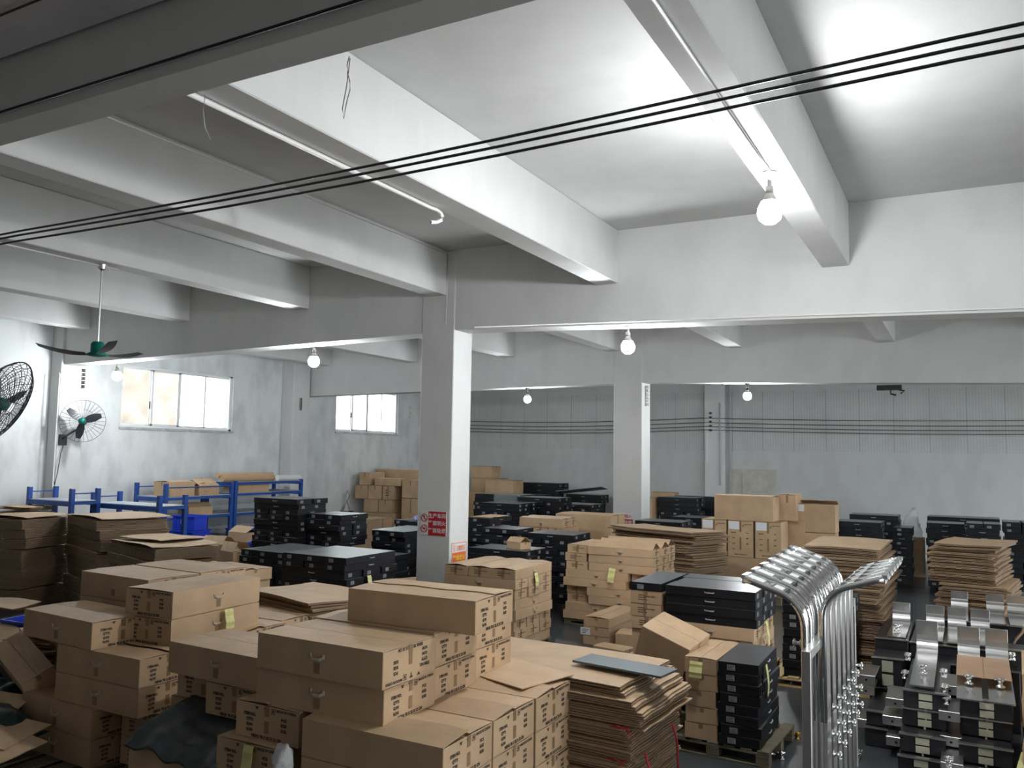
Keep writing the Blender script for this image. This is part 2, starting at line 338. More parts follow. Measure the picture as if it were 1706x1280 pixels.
def rack(x, y, z, n, face, label, m, sp=.11, rr=.032):
    t = thing('insulator_rack', label, 'insulator rack', (x, y, z), face, 'insulator racks for the cables')
    b = NB(); bx(b, -.02, .02, -.012, 0, -n * sp, 0); obj('bar', b, WHITEPL, t)
    for k in range(n):
        b = NB(); M = Matrix.Translation((0, -.06, -(k + .5) * sp))
        lathe(b, [(0, -.03), (rr, -.03), (rr, -.015), (rr * .6, 0), (rr, .015), (rr, .03), (0, .03)], 10, M); obj('insulator', b, m, t, smooth=True)
rack(XL + .349, 11.22, 4.38, 5, math.pi / 2, 'dark insulator column on the pilaster by the wall fan', PORD, .085)
rack(-7.459, 10.95, 4.55, 6, -math.pi / 2, 'insulator column at the left edge of the big pillar', mat('insulator_grey', (.3, .3, .3), .3), .075)
rack(XL + .419, 17.75, 4.2, 5, math.pi / 2, 'dark insulator column on the pilaster between the windows', PORD, .07, .022)
rack(XL - .001, 23.6, 4.35, 4, math.pi / 2, 'small white insulator column right of the far window', PORC, .11)
rack(-6.481, 18.4, 4.35, 6, math.pi / 2, 'white insulator column on the right face of the second pillar', PORC, .08, .04)
rack(-6.9, Y3 - .199, 4.15, 5, 0, 'dark insulator column on the back wall pilaster', PORD, .13, .045)
b = NB(); bx(b, -7.05, -6.98, Y3 - .24, Y3 - .2, 2.55, 3.5); tag(obj('marker_strip', b, PAPER), 'narrow white strip below the insulators on the back wall pilaster', 'marker')
cab('drain_pipe', [(-6.35, Y3 - .05, ZC), (-6.35, Y3 - .05, 1.4)], .035, mat('grey_pipe', (.42, .45, .46), .5), 'grey vertical pipe beside the back wall pilaster', cat='pipe')
cab('drain_pipe', [(-6.62, Y3 - .24, 4.4), (-6.62, Y3 - .24, 1.9)], .02, mat('grey_pipe', (.42, .45, .46), .5), 'thin pipe running down the face of the back wall pilaster', cat='pipe')
b = NB(); bx(b, -6.45, -5.0, Y3 - .03, Y3, 1.2, 2.4); bx(b, -6.0, -5.15, Y3 - .05, Y3 - .03, 1.2, 2.25); bevel(b, .008)
tag(obj('wall_board', b, mat('beige_board', (.50, .49, .43), .8, var=.15)), 'faded beige board fixed low on the back wall', 'board')
b = NB(); bx(b, -1.55, -1.1, 18.05, 18.18, 4.1, 4.2); tube(b, [(-1.3, 18.1, 4.1), (-1.3, 18.1, 4.03), (-1.2, 18.1, 4.0)], .02, 6); tube(b, [(-1.2, 18.1, 4.12), (-1.05, 18.1, 4.08), (-1.12, 18.1, 4.03)], .02, 6)
tag(obj('wall_bracket', b, DKMETAL), 'small dark metal bracket under the farther beam at right', 'bracket')
# ------------------------------------------------------------------ signs on the pillars
def plate(name, label, cat, loc, rot, wd, ht, m):
    t = bpy.data.objects.new(name, None); C.objects.link(t); t.location = loc; t.rotation_euler = rot; tag(t, label, cat)
    b = NB(); bx(b, -wd / 2, wd / 2, -ht / 2, ht / 2, -.004, .004); obj('panel', bevel(b, .002), m, t); return t
F_ = (math.pi / 2, 0, 0)       # faces -Y
R_ = (math.pi / 2, 0, math.pi / 2)   # faces +X
s = plate('safety_sign', 'red and white safety sign with three lines of writing on the pillar', 'sign', (-7.16, 10.779, 1.65), F_, .47, .36, WHITES)
b = NB(); quad(b, -.085, .235, -.18, .18, .0055); obj('red_field', b, RED, s)
b = NB()
for i, ln in enumerate(('生产车间', '严禁明火', '严禁吸烟')): add_text(b, ln, .079, .073, .11 - .11 * i, 0, .0014, Matrix.Translation((0, 0, .008)))
obj('lettering', b, WHITES, s)
for i, yy in enumerate((.082, -.082)):
    b = NB(); tube(b, [(-.158 + .055 * math.cos(a * math.pi / 12), yy + .055 * math.sin(a * math.pi / 12), .008) for a in range(24)], .006, 5, closed=True)
    tube(b, [(-.197, yy + .039, .008), (-.119, yy - .039, .008)], .005, 5); obj('ring', b, RED, s)
    b = NB()
    if i == 0: bx(b, -.164, -.158, yy - .03, yy + .03, .005, .008); bx(b, -.17, -.152, yy + .012, yy + .034, .005, .008)
    else: bx(b, -.185, -.135, yy - .012, yy - .004, .005, .008); bx(b, -.15, -.145, yy, yy + .025, .005, .008)
    obj('pictogram', b, PRINT, s)
s = plate('notice_sign', 'white and orange notice on the right face of the pillar', 'sign', (-6.854, 11.04, 1.16), R_, .42, .42, WHITES)
b = NB()
for q in ((-.205, .205, .195, .205), (-.205, .205, -.205, -.195), (-.205, -.197, -.2, .2), (.197, .205, -.2, .2)): quad(b, *q, .0055)
quad(b, -.19, .19, -.12, .06, .0055); obj('red_field', b, ORANGE, s)
b = NB(); add_text(b, '严禁烟火', .088, 0, -.03, 0, .002, Matrix.Translation((0, 0, .008))); obj('lettering', b, YEL2, s)
b = NB(); quad(b, -.08, .17, .08, .16, .0055); quad(b, -.17, -.11, .075, .175, .0055); obj('pale_field', b, PINKS, s)
b = NB(); add_text(b, '警告', .06, .04, .12, 0, 0, Matrix.Translation((0, 0, .008))); obj('small_lettering', b, ORANGE, s)
s = plate('safety_sign', 'small red sign low on the second pillar', 'sign', (-6.89, 18.182, 1.28), F_, .40, .3, WHITES)
b = NB(); quad(b, -.2, .2, -.14, .02, .0055); obj('red_field', b, RED, s)
b = NB(); add_text(b, '严禁烟火', .09, 0, .08, 0, .001, Matrix.Translation((0, 0, .008))); obj('lettering', b, RED, s)
b = NB(); add_text(b, '禁止吸烟', .09, 0, -.06, 0, .001, Matrix.Translation((0, 0, .008))); obj('white_lettering', b, WHITES, s)
# ------------------------------------------------------------------ fans
def fan_cage(R, dep, nr, nrad, rw, n=40):
    b = NB()
    def ring(r, z, w): tube(b, [(r * math.cos(2 * math.pi * k / n), r * math.sin(2 * math.pi * k / n), z) for k in range(n)], w, 5, closed=True)
    ring(R, 0, rw * 2.6)
    for sgn in (1, -1):
        prof = lambda r: sgn * dep * math.sqrt(max(0, 1 - (r / R) ** 2)) * .9
        for i in range(nr): r = R * (.16 + .80 * i / nr); ring(r, prof(r), rw)
        for k in range(nrad):
            a = 2 * math.pi * k / nrad
            tube(b, [(r * R * math.cos(a), r * R * math.sin(a), prof(r * R)) for r in (.12, .4, .65, .85, 1)], rw * 1.2, 4)
    return b
def fan_blades(t, R, n, m, tw=.5):
    for k in range(n):
        b = NB(); a = 2 * math.pi * k / n + .35; prev = None
        for i in range(7):
            u = i / 6; r = R * (.14 + .8 * u); wd = R * (.09 + .13 * math.sin(math.pi * (u * .8 + .15)))
            tt = tw * (1 - .5 * u); p = [Vector((r, -wd * math.cos(tt), -wd * math.sin(tt))), Vector((r, wd * math.cos(tt), wd * math.sin(tt)))]
            vs = [b.verts.new(p[0] + Vector((0, 0, .004))), b.verts.new(p[1] + Vector((0, 0, .004))), b.verts.new(p[1] - Vector((0, 0, .004))), b.verts.new(p[0] - Vector((0, 0, .004)))]
            if prev:
                for q in range(4): b.faces.new((prev[q], vs[q], vs[(q + 1) % 4], prev[(q + 1) % 4]))
            else: b.faces.new(vs)
            prev = vs
        b.faces.new(list(reversed(prev))); bmesh.ops.rotate(b, verts=b.verts, matrix=Matrix.Rotation(a, 3, 'Z')); bmesh.ops.recalc_face_normals(b, faces=b.faces)
        obj('blade', b, m, t)
def wall_fan(label, loc, eul, R, bracket, nr, rw, nrad):
    t = bpy.data.objects.new('wall_fan', None); C.objects.link(t); t.location = loc; t.rotation_euler = eul; tag(t, label, 'fan')
    obj('cage', fan_cage(R, R * .28, nr, nrad, rw), FANBL, t); fan_blades(t, R * .9, 3, FANBL)
    b = NB(); lathe(b, [(0, .09), (.05, .085), (.07, .04), (.07, 0), (0, 0)], 16); obj('hub', b, GREENP, t, smooth=True)
    b = NB(); lathe(b, [(0, -.02), (.06, -.02), (.085, -.08), (.08, -.2), (0, -.24)], 16); obj('motor', b, GREENP if bracket else FANBL, t, smooth=True)
    b = NB(); inv = t.matrix_basis.inverted()
    for seg in bracket: tube(b, [inv @ Vector(p) for p in seg], .018, 8)
    obj('bracket', b, FANBL, t)
    return t
def facing(nv):  # euler turning local +Z to nv
    return Vector(nv).to_track_quat('Z', 'Y').to_euler()
wx, wy, wz = -15.95, 10.98, 3.26
wf = wall_fan('round black wall fan with teal hub on the left wall pilaster', (wx, wy, wz), facing((.8, -.62, .06)), .43, [[(wx - .15, wy + .1, wz), (wx - .2, wy + .05, wz - .15), (wx - .25, wy - .15, wz - .3), (XL + .35, 10.85, wz - .38)]], 2, .0018, 30)
b = NB(); bx(b, XL + .35, XL + .39, 10.77, 10.95, wz - .5, wz - .28); bevel(b, .01); o_ = obj('mount_plate', b, FANBL, wf); o_.matrix_parent_inverse = wf.matrix_basis.inverted()
b = NB(); tube(b, [(XL + .4, 10.86, wz - .5), (XL + .42, 10.8, wz - .7), (XL + .43, 10.75, 2.2), (XL + .4, 10.72, 1.95), (XL + .36, 10.72, 2.05)], .01, 6); o_ = obj('power_cord', b, WIREG, wf, smooth=True); o_.matrix_parent_inverse = wf.matrix_basis.inverted()
bxp = (-9.28, 5.4, 3.18)
wall_fan('big black fan cut off by the left edge of the view', bxp, facing((.764, .484, -.437)), .5, [[(bxp[0] - .2, bxp[1], bxp[2]), (bxp[0] - .5, bxp[1] - .1, bxp[2] - .1), (bxp[0] - .5, bxp[1] - .1, 0.02)]], 14, .0032, 22)
# ceiling fan
t = thing('ceiling_fan', 'three-blade ceiling fan with teal hub hanging at left', 'ceiling fan', (-10.02, 7.05, 5.13))
b = NB(); tube(b, [(0, 0, 0), (0, 0, -1.05)], .012, 8); lathe(b, [(0, 0), (.06, 0), (.05, -.06), (.015, -.08)], 12); obj('rod', b, STEEL, t)
b = NB(); lathe(b, [(0, -1.03), (.065, -1.03), (.085, -1.06), (.085, -1.17), (.13, -1.19), (.13, -1.215), (.05, -1.23), (0, -1.23)], 20); obj('hub', b, GREENP, t, smooth=True)
for k in range(3):
    a0 = math.radians(-22 + 120 * k); b = NB(); prev = None
    for i in range(9):
        u = i / 8; r = .14 + .6 * u; wd = .035 + .045 * math.sin(math.pi * min(1, u * .75 + .12)); z = -1.195 + .10 * u * u; tw = .25
        P = [(r, -wd, z - wd * tw), (r, wd, z + wd * tw), (r, wd, z + wd * tw + .006), (r, -wd, z - wd * tw + .006)]
        vs = [b.verts.new(p) for p in P]
        if prev:
            for q in range(4): b.faces.new((prev[q], vs[q], vs[(q + 1) % 4], prev[(q + 1) % 4]))
        else: b.faces.new(vs)
        prev = vs
    b.faces.new(prev); bmesh.ops.rotate(b, verts=b.verts, matrix=Matrix.Rotation(a0, 3, 'Z')); bmesh.ops.recalc_face_normals(b, faces=b.faces); obj('blade', b, FANBL, t)
# ------------------------------------------------------------------ cartons and boxes
MC = {}
def cached(key, fn):
    if key not in MC: MC[key] = fn()
    return MC[key]
def carton_body(L, W, H, m, name='body'):
    def f():
        b = NB(); t = .006; a, c = L / 2, W / 2
        bx(b, -a, a, -c, c, 0, t); bx(b, -a, a, -c, -c + t, t, H - .004); bx(b, -a, a, c - t, c, t, H - .004)
        bx(b, -a, -a + t, -c + t, c - t, t, H - .006); bx(b, a - t, a, -c + t, c - t, t, H - .006)
        # inner short flaps folded in
        bx(b, -a + t, -a + W * .45, -c + t, c - t, H - .014, H - .009); bx(b, a - W * .45, a - t, -c + t, c - t, H - .014, H - .009)
        bevel(b, .0018); return new_mesh(name, b, m)
    return cached(('body', L, W, H, m.name), f)
def flap_mesh(L, W, m, side):
    def f():
        b = NB(); n = 8; T = .0045; g = []
        for i in range(n + 1):
            x = -L / 2 + L * i / n; row = []
            for j in range(4):
                y = W / 2 * j / 3; z = .004 * math.sin(i * 1.7 + j) * (j / 3)
                row.append((b.verts.new((x, y * side, z)), b.verts.new((x, y * side, z + T))))
            g.append(row)
        for i in range(n):
            for j in range(3):
                b.faces.new([g[i][j][1], g[i + 1][j][1], g[i + 1][j + 1][1], g[i][j + 1][1]]); b.faces.new([g[i][j][0], g[i][j + 1][0], g[i + 1][j + 1][0], g[i + 1][j][0]])
        for i in range(n):
            for j in (0, 3): b.faces.new([g[i][j][0], g[i + 1][j][0], g[i + 1][j][1], g[i][j][1]])
        for i in (0, n):
            for j in range(3): b.faces.new([g[i][j][0], g[i][j + 1][0], g[i][j + 1][1], g[i][j][1]])
        bmesh.ops.recalc_face_normals(b, faces=b.faces); return new_mesh('flap', b, m)
    return cached(('flap', L, W, m.name, side), f)
def marks_end(W, H, style=0):
    """printed shipping marks of the short end, in local YZ, centred"""
    def f():
        b = NB(); s = min(W / .56, H / .228); k = H / .228
        if style == 0:
            ts = .026 * s
            for i, r in enumerate(('ITEM NO.', "Q'TY:", 'G.W:', 'N.W:')): add_text(b, r, ts, -W * .27, H * (.17 - .15 * i), 0, .0018)
            for i, r in enumerate(('PCS', 'KGS', 'KGS')): add_text(b, r, ts, W * .27, H * (.17 - .15 * i), 0, .0018)
            add_text(b, 'MEAS: 78 X 32 X 12 CM', ts * 1.0, 0, -H * .42, 0, .0018)
            add_text(b, 'MADE IN CHINA', ts * .9, W * .30, H * .40, 0, .001)
            for x in (-.16, -.02, .10):
                cx = x * W; q = .018 * s; y = H * .36
                if x == -.02: quad(b, cx - q * .2, cx + q * .2, y - q, y + q * .3); quad(b, cx - q * .8, cx + q * .8, y + q * .2, y + q * .9)
                elif x == .10:
                    for (u0, u1, v0, v1) in ((-q, q, -q, -q * .8), (-q, q, q * .8, q), (-q, -q * .8, -q, q), (q * .8, q, -q, q), (-q * .4, q * .4, -q * .5, q * .5)): quad(b, cx + u0, cx + u1, y + v0, y + v1)
                else: quad(b, cx - q, cx + q, y + q * .5, y + q * .8); quad(b, cx - q * .5, cx + q * .5, y - q * .2, y + q * .5)
            quad(b, -W * .035, W * .035, -H * .3, H * .05, 0, 1)
        elif style == 1:   # short two-line stamp
            for i in range(3): quad(b, -W * .25, -W * .25 + W * (.2 + .05 * i), H * (.15 - .18 * i), H * (.15 - .18 * i) + H * .06)
            add_text(b, 'MADE IN CHINA', .03 * s, W * .12, H * .1, 0, .001); quad(b, -W * .07, W * .02, -H * .48, H * .48, 0, 1)
        for f_ in b.faces: f_.normal_flip() if f_.normal.z < 0 else None
        return new_mesh('printed_marks', b, [PRINT, KTAPE])
    return cached(('mk', W, H, style), f)
HANDLE_ME = None
def handle_mesh():
    def f():
        b = NB(); pr = [(-.052, .014), (-.05, .002), (-.03, -.006), (.03, -.006), (.05, .002), (.052, .014)]; prev = None
        for i, (x, z) in enumerate(pr):
            y = -.004 - .012 * (1 - (x / .055) ** 2)
            vs = [b.verts.new((x, y, z - .009)), b.verts.new((x, y - .003, z - .009)), b.verts.new((x, y - .003, z + .009)), b.verts.new((x, y, z + .009))]
            if prev:
                for q in range(4): b.faces.new((prev[q], vs[q], vs[(q + 1) % 4], prev[(q + 1) % 4]))
            else: b.faces.new(vs)
            prev = vs
        b.faces.new(list(reversed(prev))); bx(b, -.06, -.046, -.005, .0, -.004, .026); bx(b, .046, .06, -.005, 0, -.004, .026); bmesh.ops.recalc_face_normals(b, faces=b.faces)
        return new_mesh('handle', b, STRAP, False)
    return cached('handle', f)
def patch_mesh(w_, h_, m, name):
    return cached(('patch', w_, h_, m.name, name), lambda: (lambda b: (bx(b, -w_ / 2, w_ / 2, -.0015, 0, -h_ / 2, h_ / 2), new_mesh(name, b, m))[1])(NB()))
def carton(loc, rz, dims, label, group=None, m=None, flaps=(1.2, 1.2), mark=0, ends=(1,), handle=0, tape=True, rot=None, name='carton', cat='carton', notes=()):
    L, W, H = dims; m = m or KRAFT
    t = thing(name, label, cat, loc, math.radians(rz), group)
    if rot: t.rotation_euler = rot
    link('body', carton_body(L, W, H, m), t)
    for s, a in ((1, flaps[0]), (-1, flaps[1])):
        link('flap', flap_mesh(L - .004, W - .006, m, s), t, (0, -s * (W / 2 - .001), H - .004), (s * math.radians(a), 0, 0))
    if tape:
        for e in (1, -1):
            link('tape', patch_mesh(.04, H * .3, KTAPE, 'tape'), t, (e * (L / 2 + .0002), 0, H * .84), (0, 0, e * math.pi / 2))
    if mark is not None:
        for e in ends:
            link('printed_marks', marks_end(W, H, mark), t, (e * (L / 2 + .0016), 0, H / 2), (math.pi / 2, 0, e * math.pi / 2))
    if handle:
        for s in ((1, -1) if handle == 2 else (1,)):
            h_ = link('handle', handle_mesh(), t, (0, -s * W / 2, H * .56), (0, 0, 0 if s == 1 else math.pi))
            link('tape', patch_mesh(.05, H * .3, KTAPE, 'handle_tape'), h_, (0, -.0005, -H * .28))
    for (side, u, v, w_, h_, mm, nm) in notes:
        if side == 'x': link(nm, patch_mesh(w_, h_, mm, nm), t, (L / 2 + .002, u, v), (0, 0, math.pi / 2))
        else: link(nm, patch_mesh(w_, h_, mm, nm), t, (u, -W / 2 - .002, v), (0, 0, 0))
    return t
def black_body(L, W, H):
    def f():
        b = NB(); a, c = L / 2, W / 2
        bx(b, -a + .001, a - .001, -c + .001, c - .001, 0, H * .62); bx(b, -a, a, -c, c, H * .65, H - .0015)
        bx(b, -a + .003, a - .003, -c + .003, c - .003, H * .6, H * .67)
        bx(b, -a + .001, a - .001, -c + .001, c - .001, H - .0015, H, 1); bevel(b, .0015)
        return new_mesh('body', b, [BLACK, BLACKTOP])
    return cached(('bb', L, W, H), f)
def black_label():
    def f():
        b = NB(); bx(b, -.036, .036, -.0015, 0, -.024, .024)
        for i in range(3): bx(b, -.03, .03 - .012 * (i % 2), -.0022, -.0015, -.018 + .014 * i, -.010 + .014 * i, 1)
        return new_mesh('sticker', b, [SILVER, BLACKTOP])
    return cached('bl', f)
def bhandle():
    def f():
        b = NB(); tube(b, [(-.05, -.002, .008), (-.045, -.01, 0), (.045, -.01, 0), (.05, -.002, .008)], .007, 6); return new_mesh('handle', b, SILVER, True)
    return cached('bh', f)
def black_box(loc, rz, dims, label, group=None, stick=1, handle=1, notes=()):
    L, W, H = dims; t = thing('black_box', label, 'box', loc, math.radians(rz), group)
    link('body', black_body(L, W, H), t)
    if stick:
        for e in (1, -1):
            link('sticker', black_label(), t, (e * L / 2, -W * .18 * e, H * .48), (0, 0, e * math.pi / 2))
    if handle:
        for s in (1, -1): link('handle', bhandle(), t, (0, -s * W / 2, H * .5), (0, 0, 0 if s == 1 else math.pi))
    for (side, u, v, w_, h_, mm, nm) in notes:
        if side == 'x': link(nm, patch_mesh(w_, h_, mm, nm), t, (L / 2 + .002, u, v), (0, 0, math.pi / 2))
        else: link(nm, patch_mesh(w_, h_, mm, nm), t, (u, -W / 2 - .002, v))
    return t
def tag_note(loc, rz, label, w_=.09, h_=.16, tilt=0.0):
    """a yellow inspection sheet hung on a carton: its own thing"""
    b = NB(); n = 6; g = []
    for i in range(n + 1):
        z = h_ / 2 - h_ * i / n; y = -.012 - .03 * math.sin(math.pi * .5 * i / n) - .004 * math.sin(i * 2)
        g.append([(b.verts.new((x, y - .002 * math.cos(x * 30), z)), b.verts.new((x, y + .0015, z))) for x in (-w_ / 2, 0, w_ / 2)])
    for i in range(n):
        for j in range(2):
            b.faces.new([g[i][j][0], g[i + 1][j][0], g[i + 1][j + 1][0], g[i][j + 1][0]]); b.faces.new([g[i][j][1], g[i][j + 1][1], g[i + 1][j + 1][1], g[i + 1][j][1]])
        for j in (0, 2): b.faces.new([g[i][j][0], g[i + 1][j][0], g[i + 1][j][1], g[i][j][1]])
    for i in (0, n):
        for j in range(2): b.faces.new([g[i][j][0], g[i][j + 1][0], g[i][j + 1][1], g[i][j][1]])
    bmesh.ops.recalc_face_normals(b, faces=b.faces)
    t = thing('inspection_note', label, 'note', loc, math.radians(rz)); t.rotation_euler[1] = tilt
    obj('paper', b, YELLOW, t)
    b = NB()
    for i in range(5): bx(b, -w_ * .36, w_ * (.36 - .1 * (i % 2)), -.0475 - .0, -.047, h_ * (.28 - .13 * i), h_ * (.28 - .13 * i) + .003)
    return t
def pallet(loc, L, W, rz, label, m=None, H=.14):
    m = m or WOODP
    t = thing('pallet', label, 'pallet', loc, math.radians(rz))
    n = 7; wd = L / n * .72
    for i in range(n):
        x = -L / 2 + wd / 2 + (L - wd) * i / (n - 1)
        b = NB(); bx(b, x - wd / 2, x + wd / 2, -W / 2, W / 2, H - .02, H); obj('deck_board', bevel(b, .003), m, t)
    for j in (-1, 0, 1):
        y = j * (W / 2 - .045)
        b = NB(); bx(b, -L / 2, L / 2, y - .045, y + .045, H - .04, H - .02); bx(b, -L / 2, L / 2, y - .045, y + .045, 0, .018); obj('runner', bevel(b, .003), m, t)
        for i in (-1, 0, 1):
            x = i * (L / 2 - .06); b = NB(); bx(b, x - .06, x + .06, y - .045, y + .045, .018, H - .04); obj('block', bevel(b, .004), m, t)
    return t
# flattened cartons
def sheet_mesh(L, W, v, m, T=.009, wav=.012, layers=2, gap=.004, cut=True):
    def f():
        rd = random.Random(v * 31 + int(L * 100)); b = NB(); nx, ny = 12, 6
        a1, a2, p1, p2 = rd.uniform(.5, 1), rd.uniform(.3, 1), rd.uniform(0, 6), rd.uniform(0, 6); cl = rd.uniform(-1, 1)
        for ly in range(layers):
            ox = rd.uniform(-.01, .01) if layers > 1 else 0; z0 = ly * (T + gap)
            g = []
            for i in range(nx + 1):
                row = []
                for j in range(ny + 1):
                    u = i / nx - .5; w_ = j / ny - .5
                    x = u * L + ox; y = w_ * W
                    if cut and i in (0, nx) and (j % 3 == 1): x *= 1 - .012
                    z = z0 + wav * (a1 * math.sin(u * 5 + p1) * .6 + a2 * math.sin(w_ * 4 + p2 + ly * .3) * .5 + cl * (abs(u) * 2) ** 3 * .8)
                    row.append((b.verts.new((x, y, z)), b.verts.new((x, y, z + T))))
                g.append(row)
            for i in range(nx):
                for j in range(ny):
                    b.faces.new([g[i][j][1], g[i + 1][j][1], g[i + 1][j + 1][1], g[i][j + 1][1]]).material_index = 0
                    b.faces.new([g[i][j][0], g[i][j + 1][0], g[i + 1][j + 1][0], g[i + 1][j][0]]).material_index = 0
            for i in range(nx):
                for j in (0, ny): b.faces.new([g[i][j][0], g[i + 1][j][0], g[i + 1][j][1], g[i][j][1]]).material_index = 1
            for i in (0, nx):
                for j in range(ny): b.faces.new([g[i][j][0], g[i][j + 1][0], g[i][j + 1][1], g[i][j][1]]).material_index = 1
        bmesh.ops.recalc_face_normals(b, faces=b.faces); return new_mesh('flat_carton', b, [m, KEDGE])
    return cached(('sheet', L, W, v, m.name, T, wav, layers, gap), f)
def sheet_pile(cx, cy, z0, z1, L, W, rz, n, where, group, jit=.03, jr=2.0, wav=.012, cat='flattened carton', m=None, T=.009, lean=(0, 0), top_tilt=0, step_every=0):
    rd = random.Random(int(cx * 100) ^ n); dz = (z1 - z0) / n; off = (0, 0)
    for i in range(n):
        if step_every and i % step_every == 0: off = (rd.uniform(-1, 1) * jit * 1.6, rd.uniform(-1, 1) * jit * 1.6)
        u = i / n; lay = max(1, int((dz - .002) / (T + .003))); lay = min(lay, 3)
        gap = max(.001, (dz - lay * T) / lay * .55)
        me = sheet_mesh(L, W, (4 if i > n - 4 else 1), m or KRAFT2, T, wav if i > n - 3 else wav * .35, lay, gap)
        o = link('flattened_carton', me, None, (cx + off[0] + rd.gauss(0, jit * .5) + lean[0] * u, cy + off[1] + rd.gauss(0, jit * .5) + lean[1] * u, z0 + i * dz), (rd.gauss(0, .003), rd.gauss(0, .003) + top_tilt * max(0, u - .85) * 6, math.radians(rz + rd.gauss(0, jr * .5))))
        k = n - 1 - i
        tag(o, ('flattened brown carton lying on top of the %s' if k == 0 else 'flattened brown carton, ' + ORD[k] + ' in the %s') % where, cat, group)
def bundle(cx, cy, z0, h, L, W, rz, n, label, group, strings=((0.1),), v=0):
    t = thing('carton_bundle', label, 'bundle', (cx, cy, z0), math.radians(rz), group)
    T = h / n * .62
    def f():
        b = NB(); rd = random.Random(v * 7 + 3); nx, ny = 8, 4; A = rd.uniform(.008, .02); ph = rd.uniform(0, 6)
        for q in range(n):
            z0_ = q * h / n; ox, oy = rd.gauss(0, .004), rd.gauss(0, .004); g = []
            for i in range(nx + 1):
                g.append([])
                for j in range(ny + 1):
                    u, w_ = i / nx - .5, j / ny - .5; z = z0_ + A * math.sin(u * 5 + ph) * math.cos(w_ * 2) - .3 * A * math.sin(w_ * 6)
                    g[-1].append((b.verts.new((u * L + ox, w_ * W + oy, z)), b.verts.new((u * L + ox, w_ * W + oy, z + T))))
            for i in range(nx):
                for j in range(ny):
                    b.faces.new([g[i][j][1], g[i + 1][j][1], g[i + 1][j + 1][1], g[i][j + 1][1]])
                    b.faces.new([g[i][j][0], g[i][j + 1][0], g[i + 1][j + 1][0], g[i + 1][j][0]])
            for i in range(nx):
                for j in (0, ny): b.faces.new([g[i][j][0], g[i + 1][j][0], g[i + 1][j][1], g[i][j][1]]).material_index = 1
            for i in (0, nx):
                for j in range(ny): b.faces.new([g[i][j][0], g[i][j + 1][0], g[i][j + 1][1], g[i][j][1]]).material_index = 1
        bmesh.ops.recalc_face_normals(b, faces=b.faces); return new_mesh('sheets', b, [KRAFT2, KEDGE])
    link('sheets', cached(('bun', L, W, h, n, v), f), t)
    for sx in strings:
        x = sx * L; b = NB(); tube(b, [(x, -W / 2 - .008, -.012), (x, W / 2 + .008, -.012), (x + .01, W / 2 + .008, h + .006), (x, -W / 2 - .012, h + .006)], .004, 5, closed=True); obj('string', b, TANSTR, t)
    return t
def KZ(k): return .14 + .228 * k
BIG = (1.04, .56, .224)
# ------------------------------------------------------------------ the foreground pile of big printed cartons
# (x of the right end, y of the near side, level of its top, turn) ; turn 0 = long side facing the camera, 90 = short printed end facing it
def big(xr, yn, k, turn, label, handle=1, flaps=(1.3, 1.0), ends=(1,), jit=0, zoff=0, notes=(), mark=0, inv=False):
    L, W, H = BIG
    if turn == 0: cx, cy, rz = xr - L / 2, yn + W / 2, jit
    else: cx, cy, rz = xr - W / 2, yn + L / 2, 90 + jit
    e = ends
    if turn == 90: e = (-1,) if ends == (1,) else ends
    return carton((cx, cy, KZ(k - 1) + zoff), rz, BIG, label, 'big printed cartons in the foreground', flaps=flaps, handle=2 if turn == 90 else handle, ends=e, mark=mark, notes=notes)
P_ = 'foreground pile'
# right half of the pile: columns at x right = -2.65 .. -3.15
for k in (1, 2, 3, 4):
    nm = {4: 'top', 3: 'second', 2: 'third', 1: 'lowest'}[k]
    big(-2.64, 4.13, k, 0, '%s big carton at the nearest right corner of the foreground pile' % nm, flaps=(6, 2) if k == 4 else (1, 1), handle=0)
    big(-2.64, 4.705, k, 0, '%s big carton in the middle of the right row of the foreground pile' % nm, flaps=(5, 2) if k == 4 else (1, 1), handle=0)
    big(-2.63, 5.275, k, 0, '%s big carton at the far end of the right row of the foreground pile' % nm, flaps=(5, 2) if k == 4 else (1, 1), handle=0, notes=(('y', .3, .12, .09, .06, YELLOW, 'note'),) if k == 1 else ())
big(-3.14, 4.235, 5, 0, 'big carton with handle directly under the upside-down printed carton', flaps=(1, 1))
A_ = big(-3.12, 4.205, 6, 0, 'big carton with upside-down print, right under the tilted topmost one', flaps=(.6, .6), handle=1, jit=-1.0)
for c_ in A_.children:
    if c_.name.startswith('printed_marks'): c_.rotation_euler[1] = 0; c_.rotation_euler = (math.pi / 2, math.pi, math.pi / 2)
big(-3.17, 4.815, 5, 0, 'big carton behind the dark gap, lower one, printed end lit', handle=0)
big(-3.17, 4.815, 6, 0, 'big carton behind the dark gap, upper one under the topmost carton', handle=0, flaps=(2, 1))
big(-3.20, 5.40, 6, 0, 'big carton at the back under the topmost carton, its lid showing', handle=0)
big(-3.20, 5.40, 5, 0, 'big carton hidden at the back beneath the topmost cartons', handle=0)
big(-2.90, 4.86, 7, 0, 'topmost big carton of the foreground pile, dark side toward the view', handle=0, flaps=(1.0, 2.5), jit=2.0)
